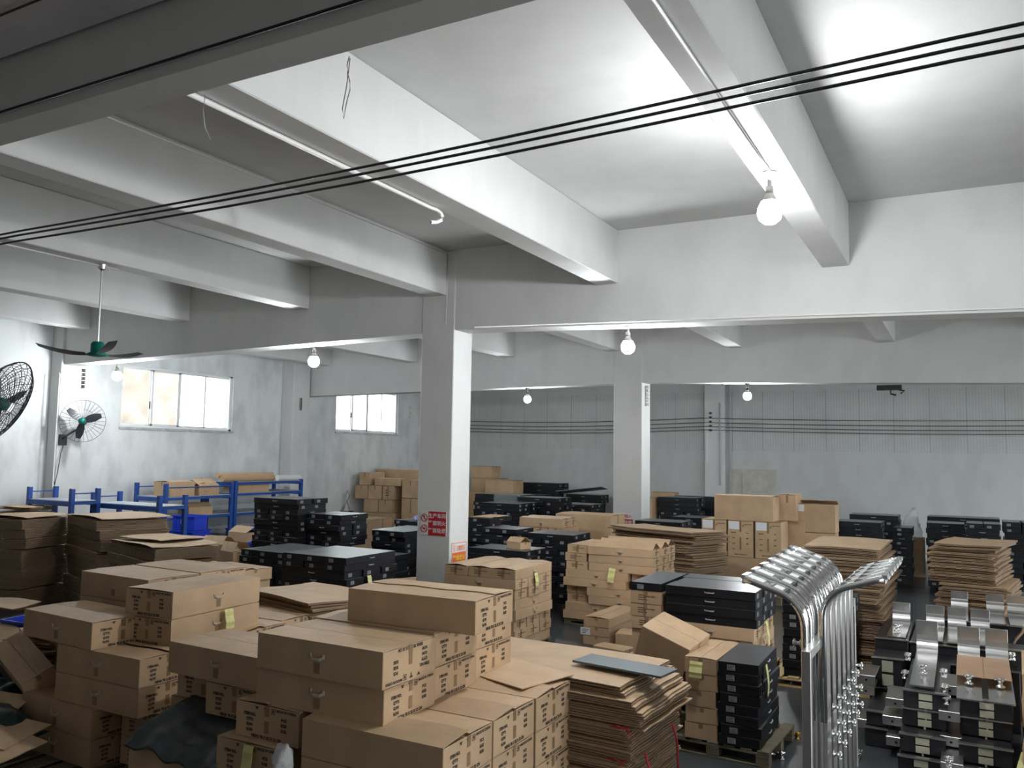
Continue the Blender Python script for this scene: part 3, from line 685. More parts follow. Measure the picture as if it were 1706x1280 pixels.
# cartons left of that block
big(-4.25 + .02, 4.42, 5, 0, 'big carton with handle left of the tall block, lid shiny', flaps=(1, 1), jit=-2.5) .location.x -= .0
big(-4.30, 4.43, 4, 90, 'big carton with printed end facing left, under the shiny-lidded one')
big(-4.34, 4.66, 3, 90, 'big carton in the dark behind the grey plastic sheet')
big(-3.77, 4.215, 4, 90, 'big carton whose printed end juts out above the white bag', flaps=(1, 3), jit=-1)
big(-3.86, 4.14, 3, 90, 'big carton with yellow note, printed end facing, beside the white bag', jit=0)
big(-3.68, 5.29, 4, 90, 'printed end of a big carton in the shadow right of the white bag, upper')
big(-3.68, 5.28, 3, 90, 'printed end of a big carton in the shadow right of the white bag, lower')
big(-4.82, 4.62, 4, 90, 'big carton end in deep shadow between the two halves of the pile', flaps=(1, 1))
big(-4.88, 4.62, 3, 90, 'big carton end in deep shadow, below another, between the pile halves', flaps=(1, 1))
big(-5.87, 5.74, 4, 0, 'printed carton end behind, with raised lid flap, right of the yellow note', handle=0, flaps=(7, 1))
big(-5.87, 5.74, 3, 0, 'big carton below the one with raised lid flap at the back', handle=0)
big(-5.95, 6.33, 4, 0, 'rearmost big carton behind the left-hand stack', handle=0, flaps=(2, 2))
big(-4.3, 4.17, 2, 0, 'big carton at bottom centre carrying the grey plastic sheet', handle=1) .location.x = -4.80
big(-4.3, 4.17, 1, 0, 'lowest big carton at bottom centre below the grey plastic sheet', handle=0) .location.x = -4.80
# left half
for k, lab in ((4, 'big carton with handle carrying the left-hand stack, upper one'), (3, 'big carton with handle carrying the left-hand stack, lower one')):
    big(-5.77, 4.58, k, 0, lab, flaps=(1, 4) if k == 4 else (1, 1))
for k in (2, 1):
    big(-5.62, 4.76, k, 90, 'big carton in the dark, %s layer of the left-hand stack' % ('second lowest' if k == 2 else 'lowest'), handle=0)
for k in (3, 4):
    big(-5.86, 5.165, k, 0, 'big carton in the core of the left-hand stack, %s' % ('upper' if k == 4 else 'lower'), handle=0)
    big(-6.85, 5.20, k, 0, 'big carton supporting the back left of the left-hand stack, %s' % ('upper' if k == 4 else 'lower'), handle=0)
big(-5.93, 4.97, 6, 90, 'big carton at top of the left-hand stack, long lit side with handle', flaps=(1.5, 1.5), jit=2.5)
big(-5.91, 4.95, 5, 90, 'big carton with yellow note on its long lit side, left-hand stack', jit=2.5)
big(-6.33, 4.60, 5, 0, 'big carton with taped lid and handle at far left of the left-hand stack', flaps=(1.2, 1.2), jit=-4).location.x -= 0
for k, s in ((5, 'lower'), (6, 'upper')):
    big(-6.60 - .02, 5.34, k, 0, 'big carton with handle at the back left, %s' % s, jit=-3)
big(-6.62, 5.94, 6, 0, 'big carton at the rear of the left-hand stack, two tape seams on its lid', handle=0, jit=-3)
big(-6.22, 4.56, 2, 0, 'upper of the two big cartons with handles at the bottom left edge', flaps=(1, 1), jit=-4)
big(-6.23, 4.56, 1, 0, 'lower of the two big cartons with handles at the bottom left edge', jit=-3)
pallet((-6.5, 5.0, 0), 1.7, 1.6, 0, 'pallet under the left-hand stack of big cartons')
pallet((-3.75, 4.9, 0), 2.3, 1.5, 0, 'pallet under the right half of the foreground pile')
# yellow notes
tag_note((-5.885, 5.57, 1.20), 92, 'yellow note hanging on the lit carton of the left-hand stack', .10, .17)
tag_note((-4.10, 4.12, .70), 0, 'yellow note at bottom centre below the white bag', .085, .24)
# white bag and grey sheet
def blob(name, label, cat, pts, m, loc=(0, 0, 0), sub=2, disp=.02, seed=1):
    b = NB(); vs = [b.verts.new(p) for p in pts]; bmesh.ops.convex_hull(b, input=vs)
    for v in [v for v in b.verts if not v.link_faces]: b.verts.remove(v)
    bmesh.ops.triangulate(b, faces=b.faces); bmesh.ops.subdivide_edges(b, edges=b.edges, cuts=3, use_grid_fill=True)
    rd = random.Random(seed)
    for v in b.verts: v.co += v.normal * rd.gauss(0, disp * .5) + Vector((rd.gauss(0, disp * .3),) * 3)
    bmesh.ops.smooth_vert(b, verts=b.verts, factor=.35, use_axis_x=True, use_axis_y=True, use_axis_z=True)
    o = obj(name, b, m, None, loc, smooth=True); return tag(o, label, cat)
blob('plastic_bag', 'crumpled white plastic bag hanging between the printed cartons', 'bag', [(-.05, -.03, .05), (.04, -.03, .07), (.08, -.02, .0), (.085, -.02, -.09), (-.085, -.02, -.05), (-.03, -.04, -.16), (.06, -.03, -.15), (.03, -.1, -.03), (-.04, -.09, -.05), (.02, .03, 0), (.0, -.09, -.11)], BAGW, (-3.74, 4.06, .86), disp=.008)
def drape(name, label, cat, fn, nx, ny, m, T=.012, kind=None, parent=None):
    b = NB(); g = []
    for i in range(nx + 1):
        g.append([])
        for j in range(ny + 1):
            p = Vector(fn(i / nx, j / ny)); g[-1].append((b.verts.new(p), b.verts.new(p + Vector((0, 0, T)))))
    for i in range(nx):
        for j in range(ny):
            b.faces.new([g[i][j][1], g[i + 1][j][1], g[i + 1][j + 1][1], g[i][j + 1][1]]); b.faces.new([g[i][j][0], g[i][j + 1][0], g[i + 1][j + 1][0], g[i + 1][j][0]])
    for i in range(nx):
        for j in (0, ny): b.faces.new([g[i][j][0], g[i + 1][j][0], g[i + 1][j][1], g[i][j][1]])
    for i in (0, nx):
        for j in range(ny): b.faces.new([g[i][j][0], g[i][j + 1][0], g[i][j + 1][1], g[i][j][1]])
    bmesh.ops.recalc_face_normals(b, faces=b.faces); o = obj(name, b, m, parent, smooth=True)
    return tag(o, label, cat) if parent is None else o
def gs(u, v):
    x = -5.28 + .86 * u + .12 * v; y = 4.10 + .5 * v; z = .615 + .20 * v + .025 * math.sin(u * 6 + v * 3) + .02 * math.sin(u * 19 + 2) * (1 - v) ** 2 + .010 * math.sin(v * 25 + u * 9) * (1 - v)
    if v < .12: z -= .05
    return (x, y, z + .03)
drape('plastic_sheet', 'folded dark grey plastic sheet with white ties on the bottom carton', 'plastic sheet', gs, 30, 16, BAGK, .02)
# ------------------------------------------------------------------ long flat sheets pile in front of the pallet
for k_ in range(36): pass
rd = random.Random(4)
n = 34; z0 = .10; dz = .0285
for i in range(n):
    L = rd.choice((1.62, 1.66, 1.58)); me = sheet_mesh(L, .98, 1, KRAFT2 if i % 3 else KRAFT, .009, .004 if i < n - 2 else .008, 2 if i % 4 else 1, .0065)
    xr = -2.12 + rd.gauss(0, .018) + (.1 if 24 <= i < 30 else 0) + (-.05 if i > 30 else 0) - (.10 if i < 6 else 0)
    yy = 6.30 + rd.gauss(0, .012) + (.04 if i > 30 else 0)
    o = link('flattened_carton', me, None, (xr - L / 2, yy, z0 + i * dz), (0, rd.gauss(0, .002), math.radians(rd.gauss(-3, .35))))
    k = n - 1 - i
    tag(o, 'long flattened carton on top of the sheet pile beside the foreground cartons' if k == 0 else 'long flattened carton, %s in the sheet pile beside the foreground cartons' % ORD[k], 'flattened carton', 'long flattened cartons in the nearest sheet pile')
pallet((-2.95, 6.3, 0), 1.5, .9, -3, 'pallet under the long flattened cartons', H=.09)
b = NB(); bx(b, -.38, .38, -.145, .145, 0, .016); bevel(b, .002)
tag(obj('foam_board', b, mat('slate_board', (.085, .115, .125), .5), None, (-2.36, 6.24, 1.098), (0, 0, math.radians(-8))), 'slate grey narrow board lying on the long flattened cartons', 'board')
b = NB(); bx(b, -.36, .36, -.27, .27, 0, .007); bx(b, -.2, -.14, -.15, -.146, .007, .0075); bx(b, .0, .07, .1, .104, .007, .0075)
tag(obj('cardboard_sheet', b, KRAFT2, None, (-3.04, 5.72, 1.075), (math.radians(1), 0, math.radians(-18))), 'loose cardboard square on the far end of the foreground cartons', 'cardboard')
for i, (zz, xx) in enumerate(((.78, -2.14), (.55, -2.16), (.33, -2.12), (.2, -2.2))):
    b = NB(); pts = [(xx - .1 + .1 * math.sin(q * .9), 5.82 + .03 * math.cos(q * 1.3) - .02, zz + .05 * math.sin(q * 1.1) - .004 * q) for q in range(12)]; tube(b, pts, .006, 5)
    tag(obj('red_string', b, REDSTR), '%s red string tuft on the ends of the long flattened cartons' % ('upper', 'middle', 'lower', 'lowest')[i], 'string')
for i, (xx, yy, z1_) in enumerate(((-2.02, 5.86, .62), (-1.93, 6.2, .75))):
    b = NB(); tube(b, [(xx - .04, yy, z1_), (xx, yy - .01, z1_ - .1), (xx + .01, yy, z1_ - .35), (xx - .01, yy, .02)], .009, 5)
    tag(obj('red_string', b, REDSTR), 'long red string trailing to the floor, %s' % ('nearer one' if i == 0 else 'farther one'), 'string')
# ------------------------------------------------------------------ the pallet with brown and black columns
pallet((-2.08, 8.28, 0), 1.02, .95, -3, 'greenish wooden pallet under the brown and black box columns')
for i in range(5):
    carton((-2.21 + .012 * math.sin(i * 2.3), 8.24, .14 + i * .146), 90 + 1.2 * math.sin(i * 3), (.86, .30, .142), 'brown carton, %s in the column on the greenish pallet' % ORD[4 - i], 'brown cartons on the greenish pallet', mark=None, flaps=(1, 1) if i < 4 else (2, 2), handle=0, tape=True)
for i in range(8):
    black_box((-1.86 + .012 * math.sin(i * 1.7), 8.22, .14 + i * .0915), 90 + 1.0 * math.sin(i * 2.1), (.86, .36, .089), 'black box, %s in the column on the greenish pallet' % ORD[7 - i], 'black boxes on the greenish pallet')
tag_note((-2.24, 7.785, .77), -3, 'yellow note taped to the brown column on the greenish pallet', .12, .14)
b = NB()
drape('yellow_strip', 'long yellow sheet hanging down the right side of the black column', 'note', lambda u, v: (-1.655 + .015 * math.sin(v * 3), 7.95 + .07 * u + .05 * v, .84 - .30 * v), 2, 8, YELLOW, .003)
drape('yellow_strip', 'darker yellow sheet hanging beside the long one on the black column', 'note', lambda u, v: (-1.66, 7.83 + .06 * u - .03 * v, .82 - .22 * v), 2, 8, YELLOW, .003)
carton((-2.80, 8.35, .0), 0, (.36, .44, .50), 'open-ended brown carton under the tilted big one', None, mark=1)
t_ = carton((-2.69, 8.28, .62), 0, (.52, .49, .42), 'big brown carton tilted against the stacks, lid catching the light', None, flaps=(.5, .5), mark=1, ends=(1, -1), rot=(.153, .328, -.085))
# chalk stick on the floor
b = NB(); tube(b, [(0, 0, .012), (.11, .05, .012)], .011, 8); tag(obj('paper_roll', b, PAPER, None, (-2.22, 7.35, 0)), 'small white paper roll lying on the floor by the pallet', 'paper roll')
# ------------------------------------------------------------------ regular piles
def sfx(n):
    return '%d%s' % (n, 'th' if 10 <= n % 100 <= 20 else {1: 'st', 2: 'nd', 3: 'rd'}.get(n % 10, 'th'))
def lev(k): return 'topmost' if k == 0 else '%s from top' % sfx(k + 1)
def pile(kind, x0, x1, yf, yb, z0, ztop, h, pattern, desc, group, L=None, jit=.012, flaps_top=(1, 1), rz=0, notes={}, mark=1, dx=0):
    """interlocked pile; pattern[k] for layer k from the top: 'X' boxes lie across, 'Y' boxes point at the viewer, 'x'/'y' = front/visible ones only"""
    n = max(1, int(round((ztop - z0) / h))); rd = random.Random(int(abs(x0) * 100 + yf * 10)); W = .37
    cx, cy = (x0 + x1) / 2, (yf + yb) / 2; c_, s_ = math.cos(math.radians(rz)), math.sin(math.radians(rz))
    for k in range(n):
        z = ztop - (k + 1) * h; p = pattern[min(k, len(pattern) - 1)]
        if p in 'Xx':
            m_ = max(1, int(round((yb - yf) / W))); wd = (yb - yf) / m_; ln = x1 - x0
            spots = [((x0 + x1) / 2, yf + wd * (i + .5), 0, ('front', 'middle', 'rear', 'hindmost')[min(i, 3)]) for i in range(m_)]
            if p == 'x': spots = spots[:1]
        else:
            m_ = max(1, int(round((x1 - x0) / W))); wd = (x1 - x0) / m_; ln = yb - yf
            names = {1: ('only',), 2: ('left', 'right'), 3: ('left', 'centre', 'right')}.get(m_, ('leftmost', 'left', 'right', 'rightmost'))
            spots = [(x0 + wd * (i + .5), (yf + yb) / 2, 90, names[min(i, len(names) - 1)]) for i in range(m_)]
        for (px_, py_, r, nm) in spots:
            px_ += rd.gauss(0, jit); py_ += rd.gauss(0, jit)
            qx, qy = cx + (px_ - cx) * c_ - (py_ - cy) * s_, cy + (px_ - cx) * s_ + (py_ - cy) * c_
            lab = '%s, %s%s, %s' % ('black box' if kind == 'black' else 'brown carton', lev(k), '' if nm == 'only' else ', ' + nm, desc)
            nt_ = notes.get((k, nm), ())
            rj = rz + r + rd.gauss(0, jit * 40)
            if kind == 'black': black_box((qx, qy, z), rj, (round(ln - .012, 3), round(wd - .008, 3), h - .003), lab, group, notes=nt_)
            else:
                carton((qx, qy, z), rj, (round(ln - .012, 3), round(wd - .008, 3), h - .004), lab, group, mark=mark, handle=2, flaps=flaps_top if k == 0 else (1, 1), ends=(1, -1), notes=nt_, m=KRAFT)
def pal(x0, x1, y0, y1, label, H=.12): pallet(((x0 + x1) / 2, (y0 + y1) / 2, 0), x1 - x0, y1 - y0, 0, label, H=H)
# M1: right in front of the big pillar
pile('brown', -6.44, -5.32, 10.0, 11.12, .12, 1.18, .1325, 'YXXYYXXY', 'pile by the big pillar', 'brown cartons in the pile by the big pillar', flaps_top=(7, 6))
pal(-6.44, -5.32, 10.0, 11.12, 'pallet under the brown pile by the big pillar')
tag_note((-5.305, 10.55, 1.0), 90, 'yellow note on the right side of the brown pile by the big pillar', .09, .17)
# M2: larger brown pile to its right
pile('brown', -5.42, -4.32, 12.65, 13.76, .88, 1.27, .13, 'XXX', 'upper part, central pile', 'brown cartons in the central pile', flaps_top=(34, 30))
pile('brown', -5.82, -5.44, 12.68, 13.7, .88, 1.27, .13, 'YYY', 'upper left column, central pile', 'brown cartons in the central pile')
pile('brown', -5.82, -4.74, 12.62, 13.0, .62, .88, .13, 'xx', 'left of the gap, central pile', 'brown cartons in the central pile')
pile('brown', -4.71, -4.34, 12.75, 13.8, .62, .88, .13, 'YY', 'recessed right end, central pile', 'brown cartons in the central pile')
pile('brown', -5.42, -4.34, 12.62, 13.0, .36, .62, .13, 'xx', 'lower middle, central pile', 'brown cartons in the central pile')
pile('brown', -5.82, -5.45, 12.75, 13.8, .36, .62, .13, 'YY', 'recessed left end, central pile', 'brown cartons in the central pile')
pile('brown', -5.82, -4.76, 12.62, 13.0, .10, .36, .13, 'xx', 'lowest front, central pile', 'brown cartons in the central pile')
pile('brown', -4.72, -4.34, 12.75, 13.8, .10, .36, .13, 'YY', 'lowest right end, central pile', 'brown cartons in the central pile')
for zz, nm in ((.10, 'lowest'), (.36, 'low'), (.62, 'high')): pass
pile('brown', -5.4, -4.76, 13.05, 13.8, .10, .88, .26, 'XXX', 'core of the central pile', 'brown cartons in the central pile', mark=None)
pal(-5.82, -4.34, 12.65, 13.8, 'pallet under the central brown pile', H=.10)
tag_note((-4.98, 12.60, .84), 0, 'yellow note on the front of the central brown pile', .11, .22, .12)
# S6 low stack
for k in range(3): carton((-4.78 + .02 * k, 12.0, .0 + .13 * k), 92 - 2 * k, (1.1, .40, .127), 'brown carton, %s of three on the floor before the central pile' % ('lowest', 'middle', 'topmost')[k], None, mark=None, flaps=(1, 1) if k < 2 else (4, 5), notes=() )
b = NB(); bx(b, -.075, .075, -.004, 0, -.05, .05)
for i in range(3): bx(b, -.05, .05 - .02 * i, -.005, -.004, .02 - .025 * i, .028 - .025 * i, 1)
tag(obj('shipping_label', b, [PAPER, PRINT], None, (-4.92, 11.425, .19)), 'white shipping label on the low stack of three cartons', 'label')
carton((-4.15, 11.7, 0), 8, (.7, .4, .2), 'low brown carton on the floor right of the low stack', None, mark=None)
carton((-4.35, 11.1, 0), -10, (.5, .3, .1), 'small flat brown carton on the floor beside the low stack', None, mark=None)
# M3: black over brown
pile('black', -2.93, -1.96, 8.95, 10.02, .958, 1.33, .093, 'XXXX', 'block above brown cartons', 'black boxes on the brown block')
pile('brown', -2.91, -1.98, 8.97, 10.0, .14, .958, .1363, 'XYXYXY', 'block carrying black boxes', 'brown cartons of the black-topped block')
pile('black', -3.32, -2.96, 8.98, 9.98, 1.237, 1.33, .093, 'Y', 'single one left of the black block', 'black boxes on the brown block')
pile('brown', -3.32, -2.96, 8.98, 9.98, .14, 1.237, .137, 'Y', 'column left of black-topped block', 'brown cartons of the black-topped block')
pal(-3.32, -1.96, 8.95, 10.02, 'pallet under the black-topped block', H=.14)
tag_note((-1.945, 9.35, .86), 90, 'yellow note on the right side of the black-topped block', .08, .24)
# M4: tall black stack behind the shower panels
pile('black', -2.02, -1.25, 10.7, 11.5, .12, 1.05, .093, 'XXYYXXYYXX', 'stack behind the shower panels', 'black boxes behind the shower panels')
pallet((-1.7, 11.1, 0), 1.3, .95, 0, 'pale wooden pallet under the black stack behind the panels', WOODY, .12)
# left black stacks
pile('black', -8.28, -7.15, 8.75, 9.85, .12, 1.33, .093, 'YYXXYYXXyyxxyy', 'wide stack at centre left', 'black boxes in the wide stack at centre left')
pal(-8.28, -7.15, 8.75, 9.85, 'pallet under the wide black stack')
tag_note((-7.135, 9.2, .98), 90, 'pale yellow note on the wide black stack', .08, .16)
pile('black', -9.7, -8.6, 9.35, 10.4, .1, 1.23, .094, 'YYXXyyxxyyxx', 'stack left of the wide one', 'black boxes in the stack left of the wide one')
pile('black', -11.4, -10.34, 11.3, 12.05, .05, 1.87, .0958, 'XXYYxxyyxxyyxxyyxxyy', 'tallest stack before the racks', 'black boxes in the tallest stack')
pile('black', -10.3, -9.56, 11.5, 12.25, .05, 1.62, .0924, 'YYXXyyxxyyxxyyxxyy', 'stack right of the tallest', 'black boxes right of the tallest stack')
pile('black', -8.85, -8.45, 11.0, 12.0, .05, 1.0, .095, 'YYyyyyyyyy', 'low step right of the wide stack', 'black boxes in the low step')
pile('black', -9.5, -8.75, 12.3, 13.4, .05, 1.32, .0977, 'YYXXyyxxyyxxy', 'film-covered step behind', 'black boxes in the film-covered step')
drape('plastic_film', 'glossy clear film lying over the black boxes left of the pillar', 'plastic film', lambda u, v: (-9.5 + .78 * u, 12.27 + 1.15 * v, 1.326 + .004 * math.sin(u * 20) * math.sin(v * 9)), 12, 8, FILM, .003)
pile('black', -10.6, -9.95, 14.5, 15.5, .1, 1.32, .094, 'YYxxYYxxyyxxy', 'left of the pillar, behind', 'black boxes seen just left of the pillar')
pile('black', -10.0, -9.0, 17.0, 18.0, .1, 1.6, .0938, 'XXYYxxyyxxyyxxyy', 'dark stack hidden beside the pillar', 'black boxes seen just left of the pillar')
carton((-8.05, 11.3, .0), 70, (.8, .45, .5), 'brown carton on the floor between black stacks and the pillar', None, mark=None)
carton((-8.12, 11.3, .504), 62, (.62, .34, .16), 'long brown carton with flaps ajar left of the pillar foot', None, mark=None, flaps=(10, 3))
# thin brown cartons near centre left
for k in range(5): carton((-8.5 + .03 * math.sin(k * 2), 8.1, .45 + .15 * k), -4 + 3 * math.sin(k), (.86, .52, .146), 'shallow brown carton, %s in the stack before the wide black one' % lev(4 - k), 'shallow brown cartons at centre left', mark=None, flaps=(1, 1) if k < 4 else (8, 1), handle=0)
carton((-8.5, 8.1, 0), -4, (.86, .52, .445), 'deep brown carton at the bottom of the shallow carton stack', None, mark=None)
# ------------------------------------------------------------------ right of the pillar, middle distance
pile('black', -7.42, -6.33, 12.25, 13.0, .1, 1.15, .0955, 'XXYYxxyyxx', 'low table-like stack behind the pillar', 'black boxes behind the pillar')
o_ = carton((-6.62, 12.55, 1.152), -20, (.34, .24, .12), 'small open carton with raised flaps on the black stack', None, mark=None, flaps=(38, 38))
pile('black', -8.5, -8.02, 14.0, 14.9, .1, 1.5, .0933, 'Yxyxyxyxyxyxyxy', 'tall narrow stack right of the pillar', 'black boxes right of the pillar')
b = NB(); bx(b, -.2, .2, -.35, .35, 0, .012); bx(b, -.1, .25, -.3, .1, .012, .02, M=Matrix.Rotation(.3, 4, 'Z')); tag(obj('paper_sheets', b, KRAFT2, None, (-8.26, 14.45, 1.502)), 'loose cardboard scraps on the narrow black stack', 'cardboard')
pile('black', -7.95, -7.2, 13.6, 14.3, .1, 1.36, .0931, 'YXyxyxyxyxyxyx', 'stack between pillar and brown boxes', 'black boxes between pillar and brown boxes')
pile('brown', -8.02, -7.05, 15.2, 16.0, .2, 1.46, .18, 'XYXyxyx', 'irregular pile mid right', 'brown cartons in the irregular pile', flaps_top=(5, 2))
pile('black', -7.08, -6.15, 13.7, 14.5, .1, 1.31, .0931, 'XYXYxyxyxyxyx', 'stack left of the central pile', 'black boxes left of the central pile')
carton((-7.2, 16.95, .75), 2, (1.25, .9, .72), 'wide brown carton with sagging lid before the second pillar', None, mark=None, flaps=(2, 1), handle=0)
carton((-7.2, 16.95, 0), 0, (1.2, .88, .746), 'big brown carton under the wide one before the second pillar', None, mark=None)
pile('black', -9.55, -8.47, 18.0, 18.8, .1, 1.71, .0947, 'XYXYxyxyxyxyxyxyx', 'back stack under the brown pair', 'black boxes in the back stack')
pile('black', -10.95, -9.6, 18.3, 19.1, .1, 1.73, .0959, 'XXyyxxyyxxyyxxyyx', 'film-wrapped back stack', 'black boxes in the film-wrapped stack')
drape('plastic_film', 'clear film hanging over the front of the far black stack', 'plastic film', lambda u, v: (-10.35 + .75 * u, 18.24 - .01 * math.sin(u * 9), 1.74 - .55 * v * (1 - (2 * u - 1) ** 2 * .75) - .0), 12, 8, FILM, .003)
pile('black', -9.27, -8.26, 19.5, 20.3, .1, 1.5, .0933, 'XYxyxyxyxyxyxyx', 'stack between the two pillars', 'black boxes between the two pillars')
pile('black', -12.85, -11.45, 24.4, 25.1, .2, 1.83, .163, 'XXxxxxxxxx', 'tall pile by the back wall', 'black boxes along the back wall')
pile('black', -12.5, -11.5, 23.4, 24.1, .2, 1.5, .13, 'XYxyxyxyxy', 'pile in front at the back wall', 'black boxes along the back wall')
pile('black', -11.3, -10.1, 24.6, 25.3, .2, 1.5, .13, 'XXxxxxxxxx', 'pile right end, back wall left', 'black boxes along the back wall')
b = NB(); bx(b, -.75, .75, -.35, .35, 0, .02); tag(obj('grey_panel', b, mat('grey_panel', (.22, .25, .25), .4), None, (-10.75, 24.6, 1.63), (math.radians(-8), math.radians(-7), .1)), 'tilted grey panel resting on the black boxes at the back wall', 'panel')
for i, (x, y, z, L, W, H, lab) in enumerate((
    (-14.15, 24.4, 1.94, .8, .6, .38, 'uppermost brown carton in the back corner pile'), (-14.0, 24.4, 1.5, 1.0, .7, .43, 'second brown carton from the top in the back corner'),
    (-14.2, 24.4, 0, 1.1, .8, 1.49, 'tall brown carton at the bottom of the back corner pile'), (-13.0, 23.6, 1.49, 1.0, .7, .42, 'brown carton right of the back corner pile, upper'),
    (-13.1, 23.6, 0, 1.0, .75, 1.48, 'brown carton right of the back corner pile, lower'), (-12.2, 23.0, 0, .9, .5, .9, 'brown carton before the black pile at the back wall'))):
    carton((x, y, z), 2 * math.sin(i * 3), (L, W, H), lab, None, mark=None, flaps=(2, 2))
carton((-8.5, 24.6, .0), 0, (.9, .7, 1.35), 'brown carton by the back wall left of the second pillar', None, mark=None)
carton((-8.0, 24.5, 1.352), 5, (.7, .6, .32), 'small brown carton on another, left of the second pillar', None, mark=None)
# the far left carton heap, against the left wall beyond the second pilaster
CB = 'brown cartons heaped against the left wall'
for i, (x0, x1, z0, z1, dep, lab) in enumerate((
    (-16.35, -15.95, 1.735, 2.11, .75, 'standing carton at the top left of the far heap'), (-15.77, -14.8, 1.735, 1.95, .6, 'wide flat carton on top of the far heap'),
    (-16.5, -16.02, 1.32, 1.73, .5, 'leftmost carton in the third row of the far heap'), (-16.0, -15.5, 1.32, 1.73, .5, 'middle carton in the third row of the far heap'), (-15.45, -15.05, 1.32, 1.73, .9, 'printed carton in the third row of the far heap'),
    (-16.15, -15.62, .93, 1.315, .5, 'left carton in the second row of the far heap'), (-15.6, -15.1, .93, 1.315, .8, 'right carton with white label in the far heap'),
    (-16.2, -15.0, .0, .925, .8, 'large carton at the bottom of the far heap'), (-14.75, -14.15, 1.4, 1.93, .8, 'carton right of the far heap beside the pillar, upper'), (-14.75, -14.1, 0, 1.39, .9, 'carton right of the far heap beside the pillar, lower'))):
    L, W, H = x1 - x0 - .01, dep, z1 - z0 - .005
    if L < W: carton(((x0 + x1) / 2, 20.5 + dep / 2, z0), 90, (W, L, H), lab, CB, mark=1 if 'printed' in lab else None, ends=(-1,), flaps=(1, 1))
    else: carton(((x0 + x1) / 2, 20.5 + dep / 2, z0), 0, (L, W, H), lab, CB, mark=None, flaps=(1, 1), notes=(('y', -.1, H * .5, .06, .12, PAPER, 'label'),) if 'label' in lab else ())
carton((-15.6, 21.9, 0), 0, (1.6, .8, 2.2), 'large long carton standing behind the far heap', CB, mark=None)
carton((-15.4, 19.4, 0), 0, (1.6, .9, .86), 'low wide carton before the far heap', CB, mark=None)
b = NB(); tube(b, [(0, 0, 0), (.0, 0, .3), (.1, 0, .45), (.0, 0, .6), (-.08, 0, .42), (.1, .0, .2)], .022, 6); lathe(b, [(0, 0), (.12, 0), (.1, .05), (.03, .22), (0, .22)], 10)
tag(obj('wall_hook_fan', b, STEEL, None, (-16.55, 20.2, .95)), 'small steel stand beside the far carton heap at the wall', 'stand'); bpy.data.objects['wall_hook_fan'].name = 'metal_stand'
b = NB(); bx(b, -.14, .14, -.14, .14, 0, .95); tag(obj('stand_plinth', b, DKMETAL, None, (-16.55, 20.2, 0)), 'dark plinth under the small steel stand by the wall', 'plinth')
# table of bagged goods in front of them
b = NB()
blob('bagged_goods', 'heap of bagged parts in white and blue on the black boxes', 'bag', [(-.6, -.3, 0), (.6, -.3, 0), (.6, .3, 0), (-.6, .3, 0), (-.45, -.2, .16), (.0, 0, .22), (.45, .1, .14), (-.2, .25, .2)], CLOTHW, (-9.35, 14.4, 1.36), disp=.03, seed=5)
pile('black', -10.0 + .05, -8.75, 14.0, 14.85, .1, 1.35, .0962, 'XXxxxxxxxxxxx', 'stack under the bagged goods', 'black boxes under the bagged goods')
# ------------------------------------------------------------------ right side, far
SHIP = 'brown shipping cartons with white labels'
for i, (x0, x1) in enumerate(((-4.62, -4.12), (-4.11, -3.61), (-3.59, -3.10))):
    t = carton(((x0 + x1) / 2, 16.4 + .35, .83), 90, (.7, .48, .69), 'tall shipping carton with white label, %s of the three in a row' % ('left', 'centre', 'right')[i], SHIP, mark=0, ends=(-1,), notes=())
    link('label', patch_mesh(.2, .15, PAPER, 'label'), t, (-(.35 + .004), .12, .60), (0, 0, -math.pi / 2))
t = carton((-3.80, 16.4 + .32, 1.525), -1, (1.12, .62, .47), 'large plain carton lying across the three labelled shipping cartons', SHIP, mark=None, flaps=(3, 3))
carton((-3.09, 17.3, 1.525), 90, (.7, .32, .5), 'carton behind the large plain one, its side flap standing', SHIP, mark=None, flaps=(2, 2))
carton((-3.4, 17.35, 0), 0, (1.2, .42, 1.52), 'big carton hidden behind the three shipping cartons', SHIP, mark=None)
t = carton((-3.80, 16.4 + .3, .14), 0, (1.14, .6, .685), 'large carton with white label at the bottom of the shipping stack', SHIP, mark=None, notes=(('y', -.45, .59, .2, .15, PAPER, 'label'),))
pallet((-3.85, 16.75, 0), 1.5, .9, 0, 'pallet under the shipping cartons')
t = carton((-2.62, 17.45, 1.31), 0, (.74, .5, .54), 'wide open shipping carton right of the labelled stack', SHIP, mark=None, flaps=(-72, 16), notes=(('y', -.28, .46, .16, .13, PAPER, 'label'),))
carton((-2.62, 17.45, .64), 0, (.72, .5, .66), 'labelled shipping carton below the open one', SHIP, mark=1, ends=(1,), notes=(('y', -.26, .56, .16, .13, PAPER, 'label'),))
carton((-2.62, 17.45, .0), 0, (.74, .52, .63), 'lowest shipping carton right of the labelled stack', SHIP, mark=None)
